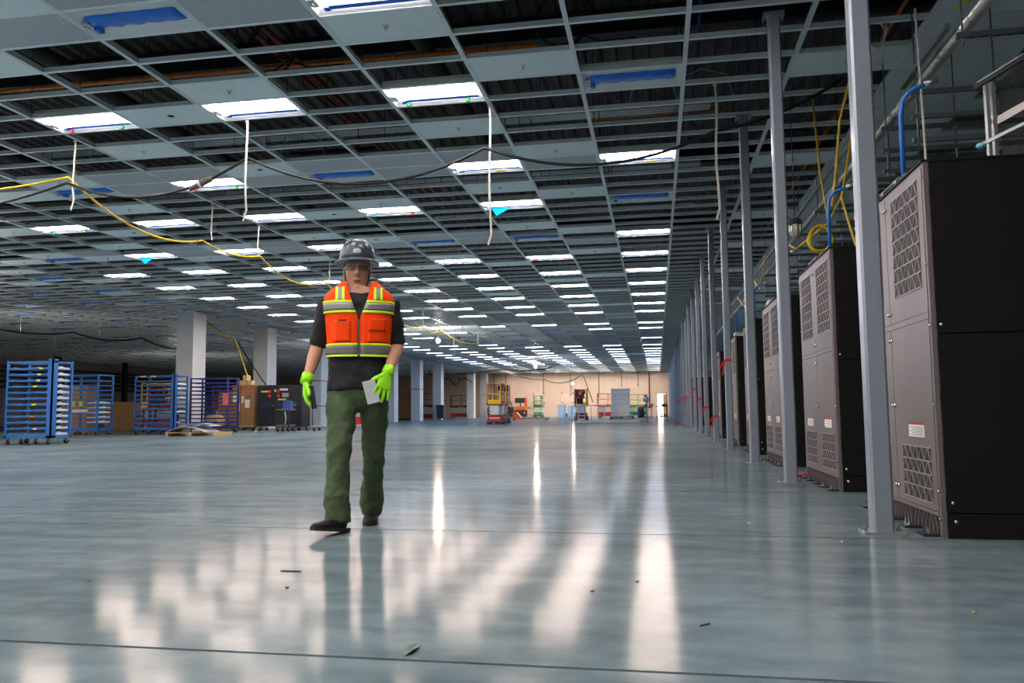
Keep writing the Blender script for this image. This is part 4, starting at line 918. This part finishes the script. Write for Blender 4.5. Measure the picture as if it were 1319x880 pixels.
# ------------------------------------------------------------------ scissor lifts
def lift(label, loc, rz, L, W, H, cb, cr, cg, zdeck=1.0, arms=None, boxc=None):
    t = thing('scissor_lift', label, 'lift', loc, rz)
    mbase, mrail, mgate = cb, cr, cg; arms = arms or mat('lift_arm', (190,196,198), .4, .4)
    obj('chassis', MB().extr([(-L/2,.14),(L/2,.14),(L/2,.42),(L/2-.1,.5),(-L/2+.1,.5),(-L/2,.42)], 1, -W/2+.06, W/2-.06), mbase, t)
    for x in (-L/2+.2, L/2-.2):
        for y in (-W/2+.05, W/2-.05):
            wl_ = obj('wheel', MB().tube([(x,y-.06,.15),(x,y+.06,.15)], .15, 16), mat('lift_tyre', (96,96,94), .7), t, True)
            obj('hub', MB().tube([(x,y-.066,.15),(x,y+.066,.15)], .06, 10), mat('hub_grey', (180,180,178), .5), wl_, True)
    n = 3; dz = (zdeck-.06-.5)/n
    for s in range(n):
        z0, z1 = .5+dz*s, .5+dz*(s+1)
        for y in (-W/2+.16, W/2-.16):
            obj('scissor_arm', MB().bar((-L/2+.12,y,z0+.03),(L/2-.12,y,z1-.03),.04,.06), arms, t)
            obj('scissor_arm', MB().bar((L/2-.12,y+.045,z0+.03),(-L/2+.12,y+.045,z1-.03),.04,.06), arms, t)
    obj('platform', MB().box(-L/2,L/2,-W/2,W/2,zdeck-.06,zdeck).box(-L/2,L/2,-W/2,-W/2+.02,zdeck,zdeck+.15).box(-L/2,L/2,W/2-.02,W/2,zdeck,zdeck+.15), mrail, t)
    r = .022
    for x in (-L/2+.03, 0, L/2-.03):
        for y in (-W/2+.03, W/2-.03): obj('rail_post', MB().cyl((x,y,zdeck),(x,y,H),r,8), mrail, t, True)
    for z in (H, (H+zdeck)/2+.05):
        for y in (-W/2+.03, W/2-.03): obj('guard_rail', MB().cyl((-L/2+.03,y,z),(L/2-.03,y,z),r,8), mrail, t, True)
        obj('guard_rail', MB().cyl((L/2-.03,-W/2+.03,z),(L/2-.03,W/2-.03,z),r,8), mrail, t, True)
    g = W/2-.08
    gt = obj('gate', MB().tube([(-L/2,-g,zdeck+.06),(-L/2,-g,H+.02),(-L/2,g,H+.02),(-L/2,g,zdeck+.06),(-L/2,-g,zdeck+.06)], .032, 8).cyl((-L/2,-g,(H+zdeck)/2),(-L/2,g,(H+zdeck)/2),.03,8).box(-L/2-.02,-L/2+.01,-g,g,zdeck,zdeck+.22), mgate, t)
    obj('step_plate', MB().box(-L/2-.03,-L/2+.0,-W/2+.15,W/2-.15,.3,.36).box(-L/2-.02,-L/2,-W/2+.2,W/2-.2,.5,zdeck-.08), mat('step_white', (206,206,204), .5), t)
    obj('control_box', MB().bbox(L/2-.28,L/2-.1,-W/2+.1,-W/2+.36,H-.32,H-.06,.02), boxc or BLACK, t)
    obj('name_plate', MB().box(-.25,.25,-W/2-.004,-W/2,zdeck-.05,zdeck-.015), WHITE, t)
    return t
HP = math.pi/2
lift('red scissor lift with yellow gate standing alone in the middle distance', (-8.35,41.5,0), HP+.10, 1.75, .82, 2.1, RED, MAROON, YELLOW, 1.05)
lift('second maroon scissor lift tucked behind the yellow-gated one', (-8.75,45.4,0), HP+.08, 1.6, .75, 2.15, mat('dusty_maroon',(140,100,100),.6), MAROON, YELLOW, 1.05)
lift('red and yellow scissor lift beside the sixth white column', (-19.1,65.3,0), 0.0, 2.0, .85, 2.2, RED, MAROON, YELLOW, 1.1, boxc=ORANGE)
lift('maroon scissor lift between the far white columns', (-19.0,77.0,0), 0.1, 2.0, .9, 2.25, RED, MAROON, MAROON, 1.1)
t = lift('maroon scissor lift with a large printed panel near the white rails', (-5.05,54.3,0), HP+.15, 1.7, .85, 2.1, MAROON, MAROON, YELLOW, 1.0)
for y, z, w_, h_, c in ((-.40,1.45,.56,.62,(120,26,34)),(-.34,1.12,.42,.34,(26,26,30)),(-.34,1.02,.42,.08,(200,206,190)),(-.20,1.72,.18,.2,(200,150,160)),(-.36,1.5,.2,.06,(120,160,60)),(-.1,1.92,.2,.06,(130,170,70))):
    k = .006*(w_ < .5); obj('placard', MB().box(-.90-k,-.88-k,-y-w_,-y,z,z+h_), mat('placard_%d_%d_%d' % c, c, .6), t)
lift('orange-red scissor lift against the back wall behind the white rails', (-4.2,70.5,0), 0.0, 1.8, .85, 2.1, mat('bright_red',(222,30,26),.4), ORANGE, mat('bright_red',(222,30,26),.4), 1.0)
lift('dark green scissor lift standing near the back wall', (-11.6,79.2,0), HP, 1.7, .85, 2.15, GREENP, GREENP, GREENP, 1.05, boxc=GREENP)
lift('green and yellow scissor lift near the doorway end of the wall', (-1.75,76.5,0), .2, 1.7, .8, 2.1, GREENP, mat('green_yellow',(90,150,50),.4), YELLOW, 1.0)
lift('yellow-railed scissor lift behind the half empty blue rack', (-20.9,31.5,0), .3, 1.8, .85, 2.0, RED, YELLOW, YELLOW, 1.0)
lift('red lift behind the bright blue rack', (-19.0,29.2,0), .1, 1.8, .8, 1.7, RED, RED, RED, .9)
lift('orange-railed lift by the left glove of the person', (-13.2,33.5,0), .15, 1.9, .85, 1.95, RED, ORANGE, YELLOW, .95)
lift('dark red lift seen through the navy rack', (-18.6,33.2,0), .1, 1.8, .85, 1.9, MAROON, MAROON, MAROON, .95)
# ------------------------------------------------------------------ far equipment
t = thing('cardboard_carton', 'tall brown carton right of the person before the sixth column', 'carton', (-20.9,65.6,0))
obj('carton_body', MB().bbox(-.8,.7,0,1.0,.12,1.55,.02), CARD, t); obj('carton_top', MB().bbox(-.8,.5,.1,1.0,1.55,2.55,.02), CARD, t); obj('skid', MB().box(-.8,.7,0,1,0,.12), DARKSTEEL, t)
t = thing('wheeled_bin', 'dark blue wheeled bin beside the seventh white column', 'bin', (-17.35,63.2,0))
obj('bin_body', MB().add([(-.25,0,.12),(.25,0,.12),(.25,.45,.12),(-.25,.45,.12),(-.32,-.06,1.15),(.32,-.06,1.15),(.32,.52,1.15),(-.32,.52,1.15)], [(0,3,2,1),(4,5,6,7),(0,1,5,4),(1,2,6,5),(2,3,7,6),(3,0,4,7)]), mat('bin_blue', (44,52,70), .5), t)
obj('bin_lid', MB().bbox(-.34,.34,-.08,.54,1.15,1.22,.03), mat('bin_blue', (44,52,70), .5), t)
for x in (-.2,.2): obj('bin_wheel', MB().tube([(x-.03,.4,.12),(x+.03,.4,.12)], .12, 12), RUBBER, t, True)
t = thing('tray_stack', 'tall stack of silver trays on a pallet before the back wall', 'stack', (-3.45,61.5,0))
for i in range(15):
    z = .2+.143*i; o = obj('silver_tray', MB().box(0,1.4,0,1.5,z,z+.10).box(-.02,1.42,-.02,1.52,z+.09,z+.105), mat('silver_tray', (178,190,196), .35, .5, var=.08), t)
obj('pallet_base', MB().box(-.1,1.7,-.1,1.6,.0,.05).box(-.1,1.7,-.1,1.6,.12,.17).box(-.1,0,-.1,1.6,.05,.12).box(.7,.85,-.1,1.6,.05,.12).box(1.55,1.7,-.1,1.6,.05,.12), mat('dark_pallet', (74,70,52), .8), t)
t = thing('white_rail_frame', 'white rail frame with upright posts on the floor', 'rail', (-4.9,46.4,0))
obj('top_rail', MB().box(0,1.95,0,.05,.93,.98), WHITE, t); obj('bottom_rail', MB().box(0,1.95,0,.05,0,.05), WHITE, t)
for i in range(6): obj('upright', MB().box(.38*i,.38*i+.05,0,.05,.05,.93), GALV, t)
one('white_beam', MB().box(-4.4,-.9,44.6,44.72,0,.06).box(-4.4,-.9,44.6,44.62,.06,.12), WHITE, 'long white beam lying on the floor before the rail frame', 'beam')
t = thing('low_pallet', 'low pallet with dark gaps on the floor before the tray stack', 'pallet', (-2.5,46.0,0))
obj('pallet_top', MB().box(0,1.6,0,1.0,.12,.15), mat('pale_wood', (206,200,186), .8), t)
for i in range(5): obj('pallet_block', MB().box(.37*i,.37*i+.1,0,1.0,0,.12), mat('dark_pallet', (74,70,52), .8), t)
one('sign_post', MB().box(-.65,-.45,47.0,47.2,0,.02).cyl((-.55,47.1,.02),(-.55,47.1,1.5),.035,8), GALV, 'grey upright post on a foot beside the low pallet', 'post')
t = thing('rolling_bench', 'dark rolling workbench in front of the bright doorway', 'bench', (-.02,47.5,0))
for z in (.25,.85): obj('bench_shelf', MB().box(0,.62,0,.5,z,z+.06), DARKSTEEL, t)
for x in (0,.57):
    for y in (0,.45): obj('bench_leg', MB().box(x,x+.05,y,y+.05,.13,.85), DARKSTEEL, t)
for x in (.04,.58): caster(t, x, .05); caster(t, x, .45)
one('drill_case', MB().bbox(.25,.6,47.6,47.85,.91,1.02,.02), mat('case_slate', (60,64,84), .5), 'slate tool case lying on the rolling workbench', 'case')
one('red_tool', MB().bbox(.2,.32,47.6,47.75,.31,.38,.02), RED, 'small red tool on the lower bench shelf', 'tool')
one('grey_tool', MB().bbox(.36,.56,47.6,47.8,.31,.44,.02), mat('tool_grey', (120,120,128), .5), 'grey tool on the lower bench shelf', 'tool')
t = thing('blue_table', 'blue work table left of the rolling bench near the wall', 'table', (-1.5,66.0,0))
obj('table_top', MB().box(0,1.1,0,.7,.85,.92), mat('table_blue', (50,76,160), .5), t)
for x in (0,1.04):
    for y in (0,.64): obj('table_leg', MB().box(x,x+.06,y,y+.06,0,.85), mat('table_blue', (50,76,160), .5), t)
for i, (x, c, nm) in enumerate(((-1.4,(206,150,40),'tan'),(-1.0,(90,80,60),'brown'),(-.6,(180,90,40),'orange'))): one('parts_box', MB().bbox(x,x+.3,66.1,66.4,.92,1.08+.05*i,.02), mat('parts_%s' % nm, c, .7), '%s parts box on the blue work table' % nm, 'box')
one('waste_drum', MB().lathe([(.26,0),(.27,.3),(.28,.31),(.27,.6),(.28,.61),(.27,.85)], 16, (-1.35,68.0,0)), mat('drum_dark', (70,64,56), .6), 'dark drum under the blue work table', 'drum', smooth=True)
t = thing('portable_fan', 'grey pedestal fan with a pale head beside the blue table', 'fan', (-.85,65.2,0))
obj('fan_stand', MB().lathe([(.25,0),(.25,.03),(.03,.05),(.03,1.3)], 12), DARKSTEEL, t, True); obj('fan_head', MB().tube([(0,-.06,1.5),(0,.06,1.5)], .25, 16), mat('fan_pale', (150,164,184), .5), t, True); obj('fan_hub', MB().tube([(0,-.1,1.5),(0,.1,1.5)], .08, 12), GALV, t, True)
for i, (x, h_) in enumerate(((-7.5,1.1),(-6.75,1.0),(-6.0,1.15))):
    yy = 64.0+.3*i
    t = thing('white_drum', 'white plastic drum behind the printed maroon lift, %s from the left' % ordn(i+1), 'drum', (x,yy,0))
    obj('drum_body', MB().lathe([(.30,0),(.31,.05),(.33,h_*.33),(.31,h_*.35),(.33,h_*.66),(.31,h_*.68),(.32,h_-.05),(.28,h_)], 18), mat('drum_white', (196,208,216), .4), t, True)
    obj('drum_lid', MB().lathe([(.33,h_),(.33,h_+.03),(.05,h_+.04)], 18), mat('drum_white', (196,208,216), .4), t, True)
t = thing('pallet_jack', 'orange pallet jack parked on the floor before the back wall', 'pallet jack', (-10.2,58.5,0))
obj('jack_body', MB().extr([(-.3,.1),(.35,.1),(.3,.25),(.0,.6),(-.25,.55)], 1, -.3, .3), ORANGE, t)
for y in (-.25,.25): obj('fork', MB().box(.3,2.4,y-.08,y+.08,.08,.15), mat('fork_brown', (150,96,70), .5), t)
obj('jack_handle', MB().tube([(-.25,0,.4),(-.42,0,1.2),(-.42,-.2,1.3),(-.42,.2,1.3)], .03, 8), DARKSTEEL, t, True)
obj('jack_wheel', MB().tube([(-.2,-.12,.1),(-.2,.12,.1)], .1, 12), BLACK, t, True)
for y in (-.25,.25): obj('fork_roller', MB().tube([(2.2,y-.05,.05),(2.2,y+.05,.05)], .05, 10), BLACK, t, True)
t = thing('power_cart', 'orange electrical cart with a black screen by the back wall', 'cart', (-13.3,78.2,0))
obj('cart_box', MB().bbox(-.55,.55,0,.8,.75,1.1,.02), ORANGE, t); obj('cart_back', MB().box(-.05+.4,.62,.5,.6,1.1,2.0), ORANGE, t)
obj('screen', MB().bbox(-.6,.4,.4,.5,1.45,1.95,.02), mat('screen_black', (38,36,34), .4), t); obj('screen_mast', MB().box(-.1,.0,.5,.58,1.1,1.5), DARKSTEEL, t)
obj('cabinet_base', MB().bbox(-.6,.6,0,.8,.1,.75,.02), mat('base_dark', (52,46,42), .6), t)
for x in (-.4,.4): obj('round_gauge', MB().tube([(x,-.02,.45),(x,.01,.45)], .12, 14), ORANGE, t, True); caster(t, x, .1); caster(t, x, .7)
t = thing('black_chest', 'long black chest on the floor left of the yellow-gated lift', 'chest', (-17.0,80.0,0))
obj('chest_body', MB().bbox(0,2.6,0,.9,.1,1.0,.02), mat('chest_black', (48,46,48), .6), t); obj('chest_lid', MB().bbox(-.03,2.63,-.03,.93,1.0,1.07,.02), mat('chest_black', (48,46,48), .6), t); obj('chest_skid', MB().box(.1,2.5,.1,.8,0,.1), WOOD, t)
one('wood_crate', MB().bbox(-15.6,-14.8,80.2,80.8,1.07,1.5,.02).box(-15.62,-14.78,80.18,80.82,1.46,1.52), mat('crate_tan', (150,112,60), .8), 'tan wooden crate standing on the long black chest', 'crate')
t = thing('wall_bench', 'grey bench with a red top edge against the back wall', 'bench', (-12.9,83.2,0))
obj('bench_top', MB().box(-2.0+.9,.9,0,.8,.9,.97), mat('bench_grey', (140,128,118), .6), t); obj('red_edge', MB().box(-1.1,-.2,-.03,0,.95,1.03), RED, t)
for x in (-1.05,.8): obj('bench_leg', MB().box(x,x+.07,.05,.75,0,.9), mat('bench_grey', (140,128,118), .6), t)
one('tan_box', MB().bbox(-13.3,-12.8,83.4,83.8,0,.3,.02), mat('box_tan', (196,164,122), .8), 'small tan box under the grey wall bench', 'box')
for i, (x, h_) in enumerate(((-9.9,.35),(-9.3,.25),(-8.2,.12))): one('scrap_piece', MB().prism([(x,83.5),(x+.5,83.4),(x+.7,83.8),(x+.2,84.0)], 0, h_), mat('scrap_%d' % i, ((60,50,46),(96,80,70),(150,130,112))[i], .8), 'scrap piece on the floor right of the green lift, %s from the left' % ordn(i+1), 'scrap')
for i, x in enumerate((-13.0,-9.9)):
    t = thing('wall_drawing', '%s printed plan sheet taped to the back wall with red tape corners' % ('left' if i == 0 else 'right'), 'poster', (x,YB,0))
    sh_ = obj('plan_sheet', MB().box(0,1.15,-.012,-.006,1.55,2.45), mat('plan_pink', (224,196,180), .8), t); b = MB()
    for k in range(5): b.box(.08+.22*k,.09+.22*k,-.014,-.012,1.62,2.38)
    for k in range(3): b.box(.08,1.05,-.014,-.012,1.7+.3*k,1.71+.3*k)
    obj('plan_lines', b, mat('plan_ink', (176,140,128), .8), sh_)
    for cx in (0,1.15):
        for cz in (1.5,2.5): obj('red_tape', MB().box(cx-.07,cx+.07,-.016,-.004,cz-.06,cz+.06), RED, t)
t = thing('sprinkler_riser', 'dark red vertical pipe on the back wall left of the doorway', 'pipe', (-.75,YB-.12,0))
obj('riser_pipe', MB().cyl((0,0,.9),(0,0,6.8),.05,10), MAROON, t, True); obj('riser_valve', MB().lathe([(.1,.8),(.1,.95),(.05,1.0)], 10), MAROON, t, True)
for i, (x, z) in enumerate(((-1.9,3.3),(-3.6,3.3),(-6.0,2.2),(-9.0,2.4),(-11.9,2.6),(-16,1.2),(-17.3,1.2))):
    one('wall_conduit', MB().cyl((x,YB-.06,z),(x,YB-.06,6.8),.035,8).box(x-.08,x+.08,YB-.1,YB-.0,z-.15,z), mat('conduit_brown', (128,108,94), .6), 'thin conduit with a box on the back wall, %s from the right' % ordn(i+1), 'conduit')
# dark left bay clutter
for i, y in enumerate((30,36,42,48,55,62)):
    one('dark_column', MB().box(-40.2,-40.0,y,y+.2,0,ZC-.005).box(-40.25,-39.95,y-.05,y-.03,0,ZC-.005).box(-40.25,-39.95,y+.23,y+.25,0,ZC-.005), BLACK, 'dark steel column in the far left bay, %s from the camera' % ordn(i+1), 'column')
for i, z in enumerate((2.6,2.95,3.3,3.6,3.9)):
    one('wall_pipe', MB().tube([(-42.2,10,z),(-42.2,84,z)], .1, 8).box(-42.95,-42.1,20,20.1,z-.14,z-.1).box(-42.95,-42.1,40,40.1,z-.14,z-.1).box(-42.95,-42.1,60,60.1,z-.14,z-.1), mat('bay_pipe_%d' % (i % 2), ((70,58,50),(40,38,38))[i % 2], .6), 'brown pipe along the far left wall, %s from the bottom' % ordn(i+1), 'pipe')
t = thing('work_table', 'grey work table with clutter between two blue racks', 'table', (-19.3,27.6,0))
obj('table_top', MB().box(0,1.5,0,.8,.88,.94), mat('cart_grey', (110,112,116), .4, .4), t); obj('table_shelf', MB().box(0,1.5,0,.8,.25,.3), mat('cart_grey', (110,112,116), .4, .4), t)
for x in (0,1.44):
    for y in (0,.74): obj('table_leg', MB().box(x,x+.06,y,y+.06,.1,.88), DARKSTEEL, t)
for x in (.05,1.4): caster(t, x, .06); caster(t, x, .7)
one('dark_monitor', MB().bbox(-19.2,-18.6,27.9,28.0,1.1,1.5,.02).box(-18.95,-18.85,27.95,28.02,.94,1.1).box(-19.05,-18.75,27.85,28.1,.94,.955), BLACK, 'black monitor standing on the grey work table', 'monitor')
one('tall_carton', MB().bbox(-22.6,-21.5,27.4,27.9,0,1.75,.02).box(-22.65,-21.45,27.38,27.92,1.7,1.78), CARD, 'tall brown cardboard box behind the half empty rack', 'box')
t = thing('wood_spool', 'tan wooden disc leaning by the navy rack', 'spool', (-16.9,28.4,0))
obj('spool_disc', MB().tube([(0,0,.34),(0,.08,.34)], .34, 20), WOOD, t, True); obj('spool_hub', MB().tube([(0,.08,.34),(0,.35,.34)], .15, 16), WOOD, t, True); obj('spool_disc', MB().tube([(0,.35,.34),(0,.43,.34)], .34, 20), WOOD, t, True)
for i, (x, y) in enumerate(((-24.2,31.9),(-21.0,37),(-28,40),(-33,46),(-26,52),(-35,60))):
    one('stored_box', MB().bbox(x,x+1.6,y,y+1.2,0,1.2+.3*(i % 3),.03).box(x-.03,x+1.63,y-.03,y+1.23,1.17+.3*(i % 3),1.24+.3*(i % 3)), (CARD, DARKSTEEL, mat('store_grey',(120,118,114),.7))[i % 3], 'covered box stored in the dim left bay, %s from the camera' % ordn(i+1), 'box')
# ------------------------------------------------------------------ bits on the floor
t = one('leaf', MB().add([(0,-.05,.003),(.018,-.02,.012),(.02,.03,.006),(.006,.075,.003),(-.012,.03,.010),(-.014,-.02,.004),(.002,0,.001)], [(0,1,6),(1,2,6),(2,3,6),(3,4,6),(4,5,6),(5,0,6)]), mat('dry_leaf', (96,112,104), .7), 'pale green leaf-shaped scrap on the near floor', 'leaf', loc=(-.74,2.35,0))
for i, (x, y, w_, d_, c, nm) in enumerate(((-1.68,3.42,.10,.008,(50,54,52),'dark sliver on the near floor left of the person'),(-1.5,3.1,.012,.012,(40,36,34),'tiny dark chip on the floor left of the boots'),(-2.4,3.1,.012,.012,(110,84,50),'tiny tan chip at the near left floor'),(-.1,3.4,.012,.02,(40,40,40),'tiny dark chip in the middle of the floor'),(1.05,3.05,.025,.012,(190,160,90),'tan chip on the near right floor'),(.12,2.75,.05,.006,(70,70,70),'thin dark sliver on the bright floor reflection'),(-.27,3.2,.02,.012,(96,80,60),'brown chip on the floor near the light reflection'),(.55,5.2,.02,.03,(210,214,214),'white paper shred on the floor before the posts'),(.95,4.55,.012,.012,(220,220,220),'white fleck on the floor beside the nearest post'))):
    one('floor_chip', MB().prism([(0,0),(w_,.2*d_),(w_*.9,d_),(w_*.2,d_*.8)], .0005, .005), mat('chip_%d' % i, c, .8), nm, 'scrap', loc=(x,y,0), rz=.15*i)
one('plastic_cap', MB().lathe([(.06,0),(.06,.05),(.04,.07),(.02,.075)], 14), mat('green_bright', (30,200,90), .4), 'small bright green cap on the floor before the black cabinet', 'cap', smooth=True, loc=(-14.1,26.6,0))
